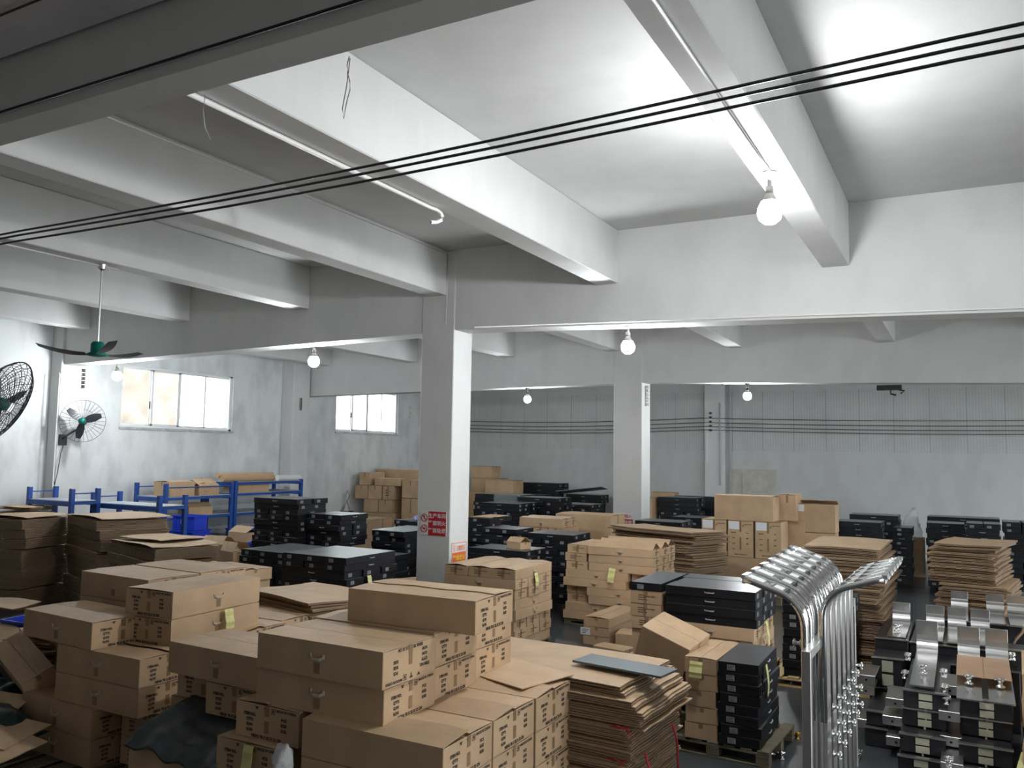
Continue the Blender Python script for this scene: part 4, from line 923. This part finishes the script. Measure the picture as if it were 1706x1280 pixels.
for i, (x0, x1, yf, zt, pt, ds) in enumerate((
    (-7.56, -6.48, 22.6, 1.62, 'XX', 'leaning group at the back wall pilaster'), (-6.35, -5.5, 20.0, 1.28, 'XY', 'before the back wall pilaster'), (-6.43, -5.38, 17.6, 1.33, 'XX', 'right of the second pillar foot'),
    (-5.9, -5.3, 23.8, 1.5, 'YX', 'small stack behind the shipping cartons'),
    (-2.44, -1.4, 21.0, 1.47, 'XY', 'back stack right of shipping cartons'), (-2.55, -1.6, 19.2, 1.42, 'XX', 'front stack right of shipping cartons'), (-1.48, -1.1, 20.3, 1.27, 'YY', 'narrow stack by the gap'),
    (-.88, .6, 22.0, 1.44, 'XX', 'long back stack at far right'), (.62, 1.6, 20.2, 1.5, 'YY', 'rightmost far stack'), (-.80, -.08, 20.0, 1.42, 'XX', 'left front stack at far right'), (-.05, .54, 19.2, 1.5, 'YX', 'middle front stack at far right'))):
    pile('black', x0, x1, yf, yf + .8, .1, zt, (zt - .1) / 12, pt + 'xyxyxyxyxy', ds, 'black boxes far right')
black_box((-7.0, 24.3, 0), 0, (1.2, .3, 1.6), 'large black panel box standing upright at the back wall', None)
carton((-7.9, 22.6, 0), 0, (.5, .6, 1.6), 'brown wrapped carton beside the second pillar, far back', None, mark=None)
blob('plastic_bundle', 'crumpled clear plastic between the far black stacks', 'plastic', [(-.25, -.2, 0), (.25, -.2, 0), (.25, .2, 0), (-.25, .2, 0), (-.15, 0, .5), (.12, .05, .75), (.2, -.1, .4)], FILM, (-1.25, 22.5, .9), disp=.06, seed=9)
carton((-1.25, 22.5, 0), 0, (.6, .55, .89), 'dark shaded carton below the crumpled plastic', None, mark=None)
# ------------------------------------------------------------------ flattened carton piles
sheet_pile(-1.42, 12.35, .0, 1.62, 1.55, .92, 88, 44, 'pile behind the shower panels', 'flattened cartons behind the shower panels', jit=.035, jr=2.2, wav=.02, T=.009, step_every=5)
sheet_pile(.05, 13.3, .0, 1.64, 1.25, .80, 80, 44, 'pile at far right', 'flattened cartons at far right', jit=.04, jr=3, wav=.02, step_every=6)
sheet_pile(-4.95, 15.2, .0, 1.42, 2.0, .95, -24, 38, 'pile behind the central one', 'flattened cartons behind the central pile', jit=.05, jr=3, wav=.02, step_every=4)
sheet_pile(-6.42, 7.3, .78, 1.17, 1.25, .95, -12, 12, 'wavy pile at centre', 'wavy flattened cartons at centre', jit=.03, jr=3, wav=.03)
for k in range(4): bundle(-6.42, 7.3, .0 + .195 * k, .185, 1.25, .95, -12, 9, 'tied bundle of flattened cartons under the wavy pile, %s' % lev(3 - k), 'tied bundles under the wavy pile', (-.2,), k)
def bstack(cx, cy, zt, h, n, L, W, rz, desc, strings, top_sheets=2):
    for k in range(n):
        bundle(cx + .02 * math.sin(k * 2.3), cy + .02 * math.cos(k * 1.9), zt - (n - k) * h, h - .006, L, W, rz + 1.5 * math.sin(k * 1.3), 9, 'tied bundle of flattened cartons, %s, %s' % (lev(n - 1 - k), desc), 'tied bundles, ' + desc, strings, k % 4)
bstack(-14.66, 8.95, 1.50, .1665, 9, 1.3, 1.0, 15, 'leftmost tower', (.15,))
bstack(-13.1, 9.8, 1.53, .17, 9, 1.65, 1.14, -18, 'second tower from the left', (-.1,))
bstack(-11.2, 9.2, 1.24, .177, 7, 1.7, 1.0, -17, 'third tower, sagging top', (-.2,))
for (cx, cy, z, L, W, rz, lab) in ((-14.66, 8.95, 1.53, 1.32, 1.0, 17, 'loose flattened carton on the leftmost tower'), (-13.05, 9.76, 1.56, 1.7, 1.15, -16, 'loose flattened carton on the second tower'), (-11.2, 9.2, 1.27, 1.75, 1.03, -17, 'loose bowed flattened carton on the third tower'), (-11.35, 9.35, 1.31, 1.2, .85, -8, 'smaller loose flattened carton on the third tower')):
    tag(link('flattened_carton', sheet_mesh(L, W, 2, KRAFT2, .008, .03, 1, .004), None, (cx, cy, z), (0, 0, math.radians(rz))), lab, 'flattened carton')
sheet_pile(-16.0, 10.0, .0, 1.62, .8, .6, 10, 16, 'small pile at the left edge', 'flattened cartons at the left edge', jit=.04, jr=6)
# ------------------------------------------------------------------ blue racks along the left wall
def rack_unit(label, x0, x1, y0, y1, levels, H, ext=.25, seed=0):
    t = thing('storage_rack', label, 'rack', (x0, y0, 0)); w_, d_ = x1 - x0, y1 - y0; s = .08
    for (px_, py_) in ((0, 0), (w_ - s, 0), (0, d_ - s), (w_ - s, d_ - s)):
        b = NB(); bx(b, px_, px_ + s, py_, py_ + s, 0, H); bevel(b, .003)
        for q in range(int(H / .12)):
            bx(b, px_ + s * .35, px_ + s * .65, py_ - .001, py_ + .001, .1 + q * .12, .14 + q * .12, 1)
        obj('upright', b, [BLUE, DKMETAL], t)
    for z in levels:
        for yy in (0, d_ - .04):
            b = NB(); bx(b, s, w_ - s, yy, yy + .04, z - .09, z); obj('beam', bevel(b, .004), BLUE, t)
        for xx in (0, w_ - .04):
            b = NB(); bx(b, xx, xx + .04, s, d_ - s, z - .06, z - .01); obj('side_beam', b, BLUE, t)
        b = NB(); bx(b, .02, w_ - .02, .02, d_ - .02, z, z + .012); obj('shelf_panel', b, SHELFG, t)
    for xx in (s / 2, w_ - s / 2):
        for (za, zb) in ((.15, .7), (.7, .2)):
            b = NB(); tube(b, [(xx, s, za), (xx, d_ - s, zb)], .012, 5); obj('brace', b, BLUE, t)
        b = NB(); tube(b, [(xx, s, H - .09), (xx, d_ - s, H - .09)], .012, 5); obj('brace', b, BLUE, t)
    return t
rack_unit('low blue rack nearest the wall fan, grey top shelf', -16.3, -14.9, 10.12, 10.74, (.5, 1.69), 1.93)
rack_unit('second blue rack from the left, grey top shelf', -15.3, -13.3, 10.8, 11.47, (.45, 1.63), 1.84)
rack_unit('blue rack carrying open brown boxes below the beige window', -16.4, -15.37, 12.63, 14.58, (.55, 1.22, 1.66), 1.96)
rack_unit('blue rack with rolled goods right of the open boxes', -16.4, -15.37, 14.62, 16.95, (.5, 1.22, 1.69, 1.95), 1.99)
carton((-15.72, 13.15, 1.673), 88, (.66, .55, .32), 'crumpled brown box wrapped in tape on the rack', None, mark=None, flaps=(6, 3), m=KRAFT)
carton((-15.75, 13.9, 1.673), 92, (.6, .6, .22), 'open brown box overflowing with scraps on the rack', None, mark=None, flaps=(30, 24))
for i in range(7):
    b = NB(); bx(b, -.12, .12, -.09, .09, 0, .012); tag(obj('cardboard_scrap', b, KRAFT2, None, (-15.75 + .16 * math.sin(i * 2.1), 13.65 + .08 * i, 1.93 + .02 * (i % 3)), (.5 * math.sin(i * 3), .5 * math.cos(i * 2), i)), '%s of the seven cardboard scraps in the open rack box, counted from its left' % ('first', 'second', 'third', 'fourth', 'fifth', 'sixth', 'last')[i], 'cardboard', 'cardboard scraps in the open rack box')
for i, (x, y, z, L, r, m_, lab) in enumerate(((-15.55, 15.2, 2.035, 1.75, .07, KRAFT, 'upper brown cardboard tube on the top rack shelf'), (-15.75, 15.3, 2.11, 1.9, .06, KRAFT2, 'topmost brown cardboard tube on the rack'), (-15.47, 16.5, 2.033, .85, .07, PAPER, 'white roll on the top rack shelf'))):
    b = NB(); lathe(b, [(0, -L / 2), (r, -L / 2), (r, L / 2), (0, L / 2)], 14); tag(obj('cardboard_tube', b, m_, None, (x, y, z), (math.pi / 2, 0, .05), smooth=False), lab, 'tube')
carton((-15.7, 15.3, 1.703), 90, (1.0, .5, .19), 'long flat brown carton on the rack below the tubes', None, mark=None)
carton((-15.7, 13.75, 1.233), 80, (.6, .45, .18), 'brown carton with open flap on the middle rack shelf', None, mark=None, flaps=(25, 2))
def crate(loc, rz, label, L=.55, W=.38, H=.3):
    t = thing('plastic_crate', label, 'crate', loc, math.radians(rz), 'blue plastic crates'); b = NB(); tt = .01
    bx(b, -L / 2, L / 2, -W / 2, W / 2, 0, tt)
    for s in (-1, 1):
        bx(b, -L / 2, L / 2, s * W / 2 - tt / 2, s * W / 2 + tt / 2, tt, H); bx(b, s * L / 2 - tt / 2, s * L / 2 + tt / 2, -W / 2, W / 2, tt, H)
    obj('body', b, CRATEB, t)
    b = NB()
    for s in (-1, 1): bx(b, -L / 2 - .015, L / 2 + .015, s * (W / 2 + .01) - .012, s * (W / 2 + .01) + .012, H - .03, H); bx(b, s * (L / 2 + .01) - .012, s * (L / 2 + .01) + .012, -W / 2, W / 2, H - .03, H)
    obj('rim', b, CRATEB, t)
    for s in (-1, 1):
        for i in range(4): b = NB(); bx(b, -L / 2 + L * (i + .7) / 5, -L / 2 + L * (i + .7) / 5 + .015, s * (W / 2 + .005) - .008, s * (W / 2 + .005) + .008, .02, H - .03); obj('rib', b, CRATEB, t)
    b = NB(); bx(b, -.05, .05, -W / 2 - .02, -W / 2 - .014, H * .45, H * .7); obj('label', b, PAPER, t)
    return t
crate((-14.6, 11.12, .465), 0, 'left blue crate on the lower shelf of the second rack'); crate((-13.8, 11.12, .465), 0, 'right blue crate on the lower shelf of the second rack')
crate((-14.3, 12.4, 1.05), 8, 'blue crate stack top beside the second rack'); crate((-14.3, 12.4, .745), 4, 'blue crate in the middle of the stack beside the second rack'); crate((-14.3, 12.4, .44), 0, 'blue crate at the bottom of the stack beside the second rack')
b = NB(); bx(b, -.4, .4, -.3, .3, 0, .435); tag(obj('wooden_plinth', bevel(b, .01), WOODP, None, (-14.3, 12.4, 0)), 'low plinth under the stacked blue crates', 'plinth')
crate((-15.85, 13.2, .565), 90, 'blue crate on the low shelf under the crumpled box'); crate((-15.85, 13.9, .565), 92, 'second blue crate on the low shelf under the crumpled box')
crate((-15.85, 15.3, .515), 90, 'blue crate on the low shelf of the rack with tubes'); crate((-15.85, 16.1, .515), 90, 'farther blue crate on the low shelf of the rack with tubes')
# boxes with raised flaps among crates in front of the racks
for i, (x, y, z, L, W, H, r, f, lab) in enumerate(((-12.9, 11.9, 0, .5, .42, .9, 10, (50, 40), 'tall open brown box before the blue racks, flaps up'), (-12.1, 11.6, 0, .45, .4, .84, -12, (62, 55), 'open brown box right of the tall one, flaps spread'),
    (-11.75, 12.35, 0, .42, .4, .9, 20, (20, 35), 'smaller open brown box by the tallest black stack'), (-13.9, 13.6, 0, .6, .5, .95, -5, (30, 10), 'open brown box in front of the rack with open boxes'))):
    carton((x, y, z), r, (L, W, H), lab, None, mark=None, flaps=f)
crate((-12.3, 12.4, .6), 20, 'blue crate between the open boxes and the racks'); b = NB(); bx(b, -.3, .3, -.25, .25, 0, .595); tag(obj('wooden_plinth', bevel(b, .01), WOODP, None, (-12.3, 12.4, 0)), 'plinth under the blue crate near the open boxes', 'plinth')
# ------------------------------------------------------------------ left foreground clutter
# a low dark-green covered heap with cartons and scraps on it
drape('tarpaulin', 'dark green tarpaulin spread over the goods at lower left', 'tarpaulin', lambda u, v: (-8.95 + 1.95 * u - .3 * v, 3.7 + 2.1 * v, max(.03, .40 + .18 * math.sin(u * 5 + 1) * math.cos(v * 4) + .05 * math.sin(u * 23 + v * 9) + .03 * math.sin(v * 31)) * (1 if u < .86 else (1 - u) / .14 * .95 + .05)), 40, 30, BAGG, .015)
crate((-8.95, 5.75, .55), 5, 'blue crate behind the foreground cartons at lower left')
b = NB(); bx(b, -.35, .35, -.25, .25, 0, .54); tag(obj('wooden_plinth', bevel(b, .01), WOODP, None, (-8.95, 5.75, 0)), 'dark plinth under the lower left blue crate', 'plinth')
for i in range(9):
    tag(link('flattened_carton', sheet_mesh(.62, .40, i % 5, KRAFT2, .009, .02, 2, .01, False), None, (-8.05 + .06 * math.sin(i * 2.1), 5.33 + .05 * math.cos(i * 1.7), .60 + i * .034), (.03 * math.sin(i), .04 * math.cos(i * 2), .4 * math.sin(i * 1.3))), 'small flattened carton, %s in the untidy stack at lower left' % lev(8 - i), 'flattened carton', 'untidy small cartons at lower left')
t = carton((-7.62, 4.86, .66), -12, (.86, .28, .17), 'long brown carton with barcode label tilted on the tarpaulin', None, mark=None, flaps=(1, 1), rot=(math.radians(28), math.radians(12), math.radians(-14)), notes=(('y', -.30, .085, .09, .09, PAPER, 'barcode_label'),))
carton((-7.3, 5.2, .42), 4, (.5, .34, .2), 'small brown carton wedged behind the foreground cartons at left', None, mark=None)
for i, (x, y, z, L, W, r, tx, ty, lab) in enumerate(((-7.55, 4.35, .50, .8, .42, 20, .3, .1, 'upright flattened carton leaning at the left edge'), (-7.42, 4.22, .46, .7, .4, 12, .3, .05, 'second flattened carton leaning at the left edge'),
    (-7.05, 4.12, .44, .9, .5, 18, .06, .1, 'flattened carton lying at the bottom left corner'), (-6.9, 3.98, .40, .95, .55, 8, .04, .06, 'lowest flattened carton at the bottom left corner'),
    (-8.85, 5.2, .78, .9, .6, -10, .05, .04, 'flattened carton on the tarpaulin at the left edge, farther'), (-9.3, 5.6, 1.0, .6, .4, 15, .04, .02, 'light flattened carton high at the left edge'))):
    tag(link('flattened_carton', sheet_mesh(L, W, i % 5, KRAFT2, .008, .02, 1, .004), None, (x, y, z), (tx, ty, math.radians(r))), lab, 'flattened carton')
blob('plastic_heap', 'bunched dark green plastic at the lower left edge', 'plastic sheet', [(-.5, -.25, 0), (.45, -.25, 0), (.5, .25, 0), (-.5, .3, 0), (-.3, 0, .2), (.25, .0, .15), (0, .15, .18)], BAGG, (-7.2, 4.3, .36), disp=.04, seed=3)
# ------------------------------------------------------------------ stainless shower panels standing in a tube rack
def ribbon(b, prof, w0, w1, T, axis='Y', mi=0):
    """sheet swept along the profile (pairs) and spanning w0..w1 across; thickness T"""
    n = len(prof); nr = []
    for i in range(n):
        a = Vector(prof[max(0, i - 1)]); c = Vector(prof[min(n - 1, i + 1)]); d = (c - a).normalized(); nr.append(Vector((-d.y, d.x)))
    rings = []
    for (p, q), nn in zip(prof, nr):
        pts = [(p, q, w0), (p, q, w1), (p + nn.x * T, q + nn.y * T, w1), (p + nn.x * T, q + nn.y * T, w0)]
        rings.append([b.verts.new((x, w, z) if axis == 'Y' else (w, x, z)) for x, z, w in pts])
    for A, B in zip(rings, rings[1:]):
        for k in range(4): b.faces.new((A[k], A[(k + 1) % 4], B[(k + 1) % 4], B[k])).material_index = mi
    b.faces.new(rings[0]).material_index = mi; b.faces.new(list(reversed(rings[-1]))).material_index = mi
HEADM = mat('film_covered_head', (.80, .81, .82), .35)
def curve_top(sgn, x0, z1, reach, rise):
    pts = [(x0, .05), (x0, .5), (x0, 1.0), (x0, z1 - .12)]
    for i in range(1, 13):
        a = min(1, i / 8) * math.radians(72); e = max(0, i - 8) / 4 * .23
        pts.append((x0 + sgn * (.2 * (1 - math.cos(a)) + e * math.cos(math.radians(18))) * reach / .36, z1 - .12 + (.2 * math.sin(a) + e * math.sin(math.radians(18))) * rise / .26))
    return pts
def knob(b, p, d, s=1.0):
    q = Vector(d).to_track_quat('Z', 'Y').to_matrix().to_4x4(); M = Matrix.Translation(p) @ q
    lathe(b, [(0, 0), (.028 * s, 0), (.028 * s, .008 * s), (.014 * s, .012 * s), (.014 * s, .035 * s), (.022 * s, .04 * s), (.022 * s, .06 * s), (0, .064 * s)], 12, M)
    for k in range(4):
        a = k * math.pi / 2 + .3; c = M @ Vector((.034 * s * math.cos(a), .034 * s * math.sin(a), .05 * s)); e = M @ Vector((.012 * s * math.cos(a), .012 * s * math.sin(a), .05 * s)); tube(b, [e, c], .007 * s, 6)
def standing_panel(sgn, x, y, z1, reach, rise, w_, label, group, knobs):
    t = thing('shower_panel', label, 'shower panel', (x, y, .0), 0, group); prof = curve_top(sgn, 0, z1, reach, rise)
    b = NB(); ribbon(b, prof, -w_ / 2, w_ / 2, .022 * sgn); bmesh.ops.recalc_face_normals(b, faces=b.faces); obj('panel_body', b, STEEL, t)
    for s in (-1, 1):
        b = NB(); ribbon(b, prof[2:], s * w_ / 2 - .011, s * w_ / 2 + .011, .040 * sgn); bmesh.ops.recalc_face_normals(b, faces=b.faces); obj('side_trim', b, CHROME, t, smooth=True)
    tip = prof[-1]; a = prof[-5]; top = prof[-7:]
    for j in (-6, -4, -1):
        c = Vector(prof[j]); b = NB(); bx(b, c.x - .018, c.x + .018, -w_ * .46, w_ * .46, c.y + .014, c.y + .04); obj('cross_bar', b, DKMETAL if j != -1 else STEEL, t)
    for (i0, i1) in ((-6, -4), (-3, -1)):
        seg = [Vector(prof[j]) for j in range(len(prof) + i0, len(prof) + i1 + 1)]
        off = Vector((sgn * -.004, .028)); sg = [tuple(v + off * 1.0) for v in seg]
        b = NB(); ribbon(b, sg, -w_ * .34, w_ * .34, .006 * sgn); bmesh.ops.recalc_face_normals(b, faces=b.faces); obj('shower_head', b, HEADM, t)
    b = NB(); d = (Vector(tip) - Vector(prof[-2])).normalized(); bx(b, tip[0] - .01, tip[0] + .01, -w_ / 2, w_ / 2, tip[1] - .014, tip[1] + .016); obj('end_cap', bevel(b, .003), STEEL, t)
    for kz, dy in knobs: b = NB(); knob(b, (sgn * .02, dy, kz), (sgn, 0, 0), .85); obj('knob', b, CHROME, t, smooth=True)
    return t
for i in range(7):
    nm = ('nearest', 'second', 'third', 'fourth', 'fifth', 'sixth', 'farthest')[i]
    standing_panel(-1, -.955 - .005 * i, 5.74 + .30 * i, 1.76 + .004 * i, .36, .26, .175, '%s steel shower panel arching to the left in the tube rack' % nm, 'steel shower panels arching left', ((1.52, .03),) if i in (0, 3, 5) else ())
for i in range(6):
    nm = ('nearest', 'second', 'third', 'fourth', 'fifth', 'farthest')[i]
    standing_panel(1, -.845, 6.02 + .262 * i, 1.79 - .004 * i, .36, .26, .165, '%s steel shower panel arching to the right in the tube rack' % nm, 'steel shower panels arching right', ((.78, .02), (.92, -.02), (1.08, .02)))
t = thing('tube_rack', 'square steel tube rack holding the standing shower panels', 'rack', (-.9, 5.5, 0)); w_ = .055
for (x, y, z0, z1_) in ((-.03, 0, 0, 1.53), (-.03, 2.3, 0, 1.53)):
    b = NB(); bx(b, x, x + w_, y, y + w_, z0, z1_); obj('post', bevel(b, .003), STEEL, t)
b = NB(); bx(b, -.03, -.03 + w_, w_, 2.3, 1.53 - w_, 1.53); obj('top_bar', bevel(b, .003), STEEL, t)
b = NB(); bx(b, -.03, -.03 + w_, w_, 2.3, .1, .1 + w_); obj('bottom_bar', bevel(b, .003), STEEL, t)
for yy in (0, 2.3): b = NB(); bx(b, -.32, .32, yy, yy + w_, 0, w_); obj('foot_bar', bevel(b, .003), STEEL, t)
# valves on the floor beside the rack
for i, (x, y) in enumerate(((-1.55, 8.1), (-1.52, 8.75))):
    b = NB(); knob(b, (0, 0, .0), (0, 0, 1), 1.1); tube(b, [(0, 0, .03), (-.09, 0, .03)], .015, 8); tag(obj('loose_valve', b, CHROME if i == 0 else mat('brass', (.6, .4, .1), .2, 1), None, (x, y, .0), smooth=True), ('small chrome valve on the floor left of the tube rack', 'small brass valve on the floor left of the tube rack')[i], 'valve')
# ------------------------------------------------------------------ shower panels lying in foam trays, heads up
def lying_panel(x, yh, z, L, w_, rise, label, slope=0, kn=1, m=None):
    t = thing('shower_panel', label, 'shower panel', (x, yh, z), 0, 'lying shower panels with upturned heads')
    pts = [(-L, -slope), (-L * .6, -slope * .6), (-L * .25, -slope * .2)]
    for i in range(9):
        a = i / 8 * math.pi / 2; pts.append((-.16 + .14 * math.sin(a), .13 * (1 - math.cos(a))))
    pts += [(-.012, .13 + .3 * (rise - .13)), (.0, rise * .75), (.01, rise)]
    b = NB(); ribbon(b, pts, -w_ / 2, w_ / 2, -.012, 'X'); bmesh.ops.recalc_face_normals(b, faces=b.faces); obj('panel_body', b, m or MIRROR, t, smooth=False)
    b = NB(); bx(b, -w_ / 2, w_ / 2, -.012, .0, rise - .25, rise, 0); bevel(b, .002); obj('head_plate', b, MIRROR, t, (0, -.004, 0), (0, 0, 0))
    for k in range(kn): b = NB(); knob(b, (0, -L * (.72 - .3 * k), -slope * .7 + .012), (0, 0, 1), 1.35); obj('knob', b, CHROME, t, smooth=True)
    return t
def foam_tray(x, y, z, L, W, H, label, pads=True, lip=True, grp='dark trays under the lying shower panels'):
    t = thing('foam_tray', label, 'tray', (x, y, z), 0, grp); b = NB(); bx(b, -W / 2, W / 2, 0, L, 0, H); bevel(b, .008); obj('tray_body', b, DKMETAL, t)
    if lip: b = NB(); bx(b, -W / 2 - .005, W / 2 + .005, -.02, .03, H, H + .012); obj('steel_lip', b, STEEL, t)
    if pads:
        for zz in (H * .55, H * .08):
            b = NB(); bx(b, -.055, .055, -.012, 0, zz, zz + H * .38); obj('foam_pad', bevel(b, .002), CREAM, t)
        b = NB(); bx(b, -.008, .008, -.008, 0, -H * .6, H * .1); obj('strap', b, CREAM, t)
    return t
def side_plate(x, y, z, label, w_=.13, h_=.07):
    t = thing('steel_bracket', label, 'bracket', (x, y, z), 0, 'bent steel brackets beside the trays'); b = NB(); bx(b, -w_, w_, 0, .5, 0, .012); bx(b, -w_, w_, -.006, .004, -h_, .012); bevel(b, .003); obj('plate', b, STEEL, t)
    b = NB(); bx(b, -.01, .01, -.009, -.006, -h_ * .6, -h_ * .35); obj('hole', b, BLACK, t)
    return t
cols = ((-.76, 'left'), (-.42, 'second'), (-.04, 'third'), (.22, 'right'))
# row 1 (nearest), row 2, row 3: heads
lying_panel(-.42, 10.0, .74, 1.35, .20, .30, 'front row shower panel with tall mirrored head, left one', .06)
lying_panel(-.04, 10.0, .74, 1.45, .20, .28, 'front row shower panel with mirrored head beside the paper sheet', .10)
lying_panel(.21, 10.02, .74, 1.45, .20, .28, 'front row shower panel with mirrored head at right', .10)
for i, x in enumerate((-.76, -.39, -.16, .08)): lying_panel(x, 11.5, .74, .95, .195, .24, '%s square mirrored head in the middle row of lying panels' % ('leftmost', 'second', 'third', 'rightmost')[i], 0, 0 if i else 1)
for i, x in enumerate((-.14, .26, .49)): lying_panel(x, 12.95 - .45, .80, .8, .195, .24, '%s bright square head in the back row of lying panels' % ('left', 'middle', 'right')[i], 0, 0)
b = NB(); bx(b, -.225, .225, -.36, .36, 0, .006); bx(b, -.004, .004, -.36, .36, .006, .008, 1); bevel(b, .001)
tag(obj('kraft_paper', b, [mat('kraft_film', (.52, .33, .20), .35, var=.12, scale=8), KTAPE], None, (.08, 9.42, .745), (math.radians(3.5), 0, 0)), 'brown protective paper over the two right front panels', 'paper')
k = 0
for (x, yf, Ls) in ((-.42, 8.62, 1.4), (.06, 8.60, 1.4)):
    for j, z in enumerate((.0, .16, .32, .48)):
        foam_tray(x + .01 * j, yf + (.0 if j > 1 else -.35 + .1 * j), z, Ls, .36 if x < 0 else .40, .150, '%s dark tray in the %s front tray stack' % (('lowest', 'second lowest', 'second highest', 'highest')[j], 'left' if x < 0 else 'right'), True); k += 1
foam_tray(-.80, 9.9, .32, .5, .30, .30, 'dark tray with pale pads below the leftmost mirrored head', True)
foam_tray(-.80, 9.9, 0, 1.9, .30, .31, 'large dark tray at the floor by the leftmost mirrored head', False)
foam_tray(-.80, 10.45, .32, 1.35, .34, .40, 'black tray right behind the padded one under the leftmost head', False)
foam_tray(-.22, 10.5, .0, 1.3, .8, .70, 'wide dark crate under the middle row of lying panels', False)
foam_tray(.2, 11.85, .0, .72, 1.0, .76, 'wide dark crate under the back row of lying panels', False)
foam_tray(-.04, 8.9 + 1.15, 0, .42, .9, .60, 'dark filler tray behind the front tray stacks', False)
for i, (x, y, z) in enumerate(((-.95, 9.3, .55), (-.98, 9.55, .38), (-.66, 8.9, .46), (-.68, 8.8, .32), (-.64, 8.65, .18), (-.20, 8.55, .50), (-.19, 8.5, .30), (-.18, 8.1, .20), (-.17, 7.9, .1), (-.2, 9.0, .62), (-.92, 9.0, .2))):
    side_plate(x, y, z, 'bent steel bracket %s' % ('jutting out at upper left of the trays', 'jutting out at mid left of the trays', 'left of the front tray, uppermost', 'left of the front tray, middle', 'left of the front tray, lowest', 'between the two front tray stacks, upper', 'between the two front tray stacks, middle', 'between the two front tray stacks, low', 'between the front tray stacks near the floor', 'just under the left front panel', 'low at the far left of the trays')[i], .085, .07)
foam_tray(-.80, 8.9, 0, .9, .26, .17, 'flat black tray on the floor left of the stacks', False)
foam_tray(-.80, 8.95, .18, .8, .24, .13, 'thin black tray above the floor tray at left', False)
for i, (x, y, z) in enumerate(((-.60, 9.75, .66), (-.59, 9.2, .60), (-.25, 9.0, .70), (-.24, 8.75, .62), (-.22, 8.6, .56), (.34, 9.9, .75), (-.95, 8.45, .0), (-.2, 8.0, .21))):
    b = NB()
    for q in range(3): knob(b, (0, .05 * q, .0), (0, 0, 1), 1.0)
    tag(obj('valve_cluster', b, CHROME, None, (x, y, z), smooth=True), 'chrome valve cluster %s' % ('beside the left mirrored head', 'below the left mirrored head', 'between front panels, farthest', 'between front panels, middle', 'between front panels, nearest', 'right of the right mirrored head', 'low at the far left tray', 'low between the tray stacks')[i], 'valve')
b = NB(); ribbon(b, [(0, 0), (.03, .06), (.09, .14), (.12, .2)], -.05, .05, .02, 'Y'); bmesh.ops.recalc_face_normals(b, faces=b.faces)
tag(obj('steel_strip', b, CHROME, None, (.38, 10.6, .77)), 'bent chrome strip upright near the right edge', 'steel strip')
foam_tray(.40, 10.35, 0, .4, .22, .76, 'dark upright tray carrying the bent chrome strip', False)
# cartons at the right edge
for k in range(4): carton((.62, 9.2, .0 + .22 * k), 88 + 2 * math.sin(k * 2), (1.1, .46, .217), 'brown carton, %s in the stack cut off by the right edge' % lev(3 - k), 'brown cartons at the right edge', mark=None, flaps=(1, 1) if k < 3 else (60, 30), handle=0)
for k in range(2): carton((.55, 8.3, .0 + .22 * k), 85, (.6, .4, .217), 'open brown carton near the bottom right corner, %s' % ('lower', 'upper')[k], None, mark=None, flaps=(1, 1) if k < 1 else (75, 70))
tag_note((.33, 8.05, .30), 0, 'yellow note at the bottom right corner', .09, .2, .3)
# ------------------------------------------------------------------ black boxes: the 300 that show largest stay individual, the rest become one object
def merge_rest(prefix, keep, label, cat, name):
    from mathutils.bvhtree import BVHTree
    bpy.context.view_layer.update(); cnt = {}; V = []; P = []; own = []
    for o in C.objects:
        if o.type != 'MESH' or o.name.split('.')[0] not in ('body', 'sheets', 'flattened_carton', 'trim_1', 'trim_2', 'cardboard_sheet', 'tray_body'): continue
        r = o
        while r.parent: r = r.parent
        n0 = len(V); V += [o.matrix_world @ Vector(c) for c in o.bound_box]
        for f in ((0, 1, 2, 3), (4, 7, 6, 5), (0, 4, 5, 1), (1, 5, 6, 2), (2, 6, 7, 3), (3, 7, 4, 0)): P.append([n0 + i for i in f]); own.append(r.name)
    tree = BVHTree.FromPolygons(V, P); R3 = camo.matrix_world.to_3x3(); org = camo.matrix_world.translation.copy()
    for py in range(760, 1280, 3):
        for px in range(1, 1706, 3):
            hit = tree.ray_cast(org, (R3 @ Vector(((px - 853) / 1400, -(py - 640) / 1400, -1))).normalized())
            if hit[0] is not None: nm = own[hit[2]]; cnt[nm] = cnt.get(nm, 0) + 1
    roots = [o for o in C.objects if o.parent is None and o.name.split('.')[0] == prefix]
    roots.sort(key=lambda o: (-cnt.get(o.name, 0), o.name)); rest = roots[keep:]
    bm = NB(); mats = []
    for r in rest:
        for ch in list(r.children):
            n0 = len(bm.verts); f0 = len(bm.faces); bm.from_mesh(ch.data); bm.verts.ensure_lookup_table(); bm.faces.ensure_lookup_table()
            bmesh.ops.transform(bm, matrix=ch.matrix_world, verts=bm.verts[n0:])
            mp = []
            for m in ch.data.materials:
                if m not in mats: mats.append(m)
                mp.append(mats.index(m))
            for f in bm.faces[f0:]: f.material_index = mp[f.material_index]
            bpy.data.objects.remove(ch)
        bpy.data.objects.remove(r)
    o = obj(name, bm, mats); tag(o, label, cat, kind='stuff')
merge_rest('black_box', 300, 'remaining black boxes deeper inside and behind the black stacks', 'boxes', 'black_boxes')
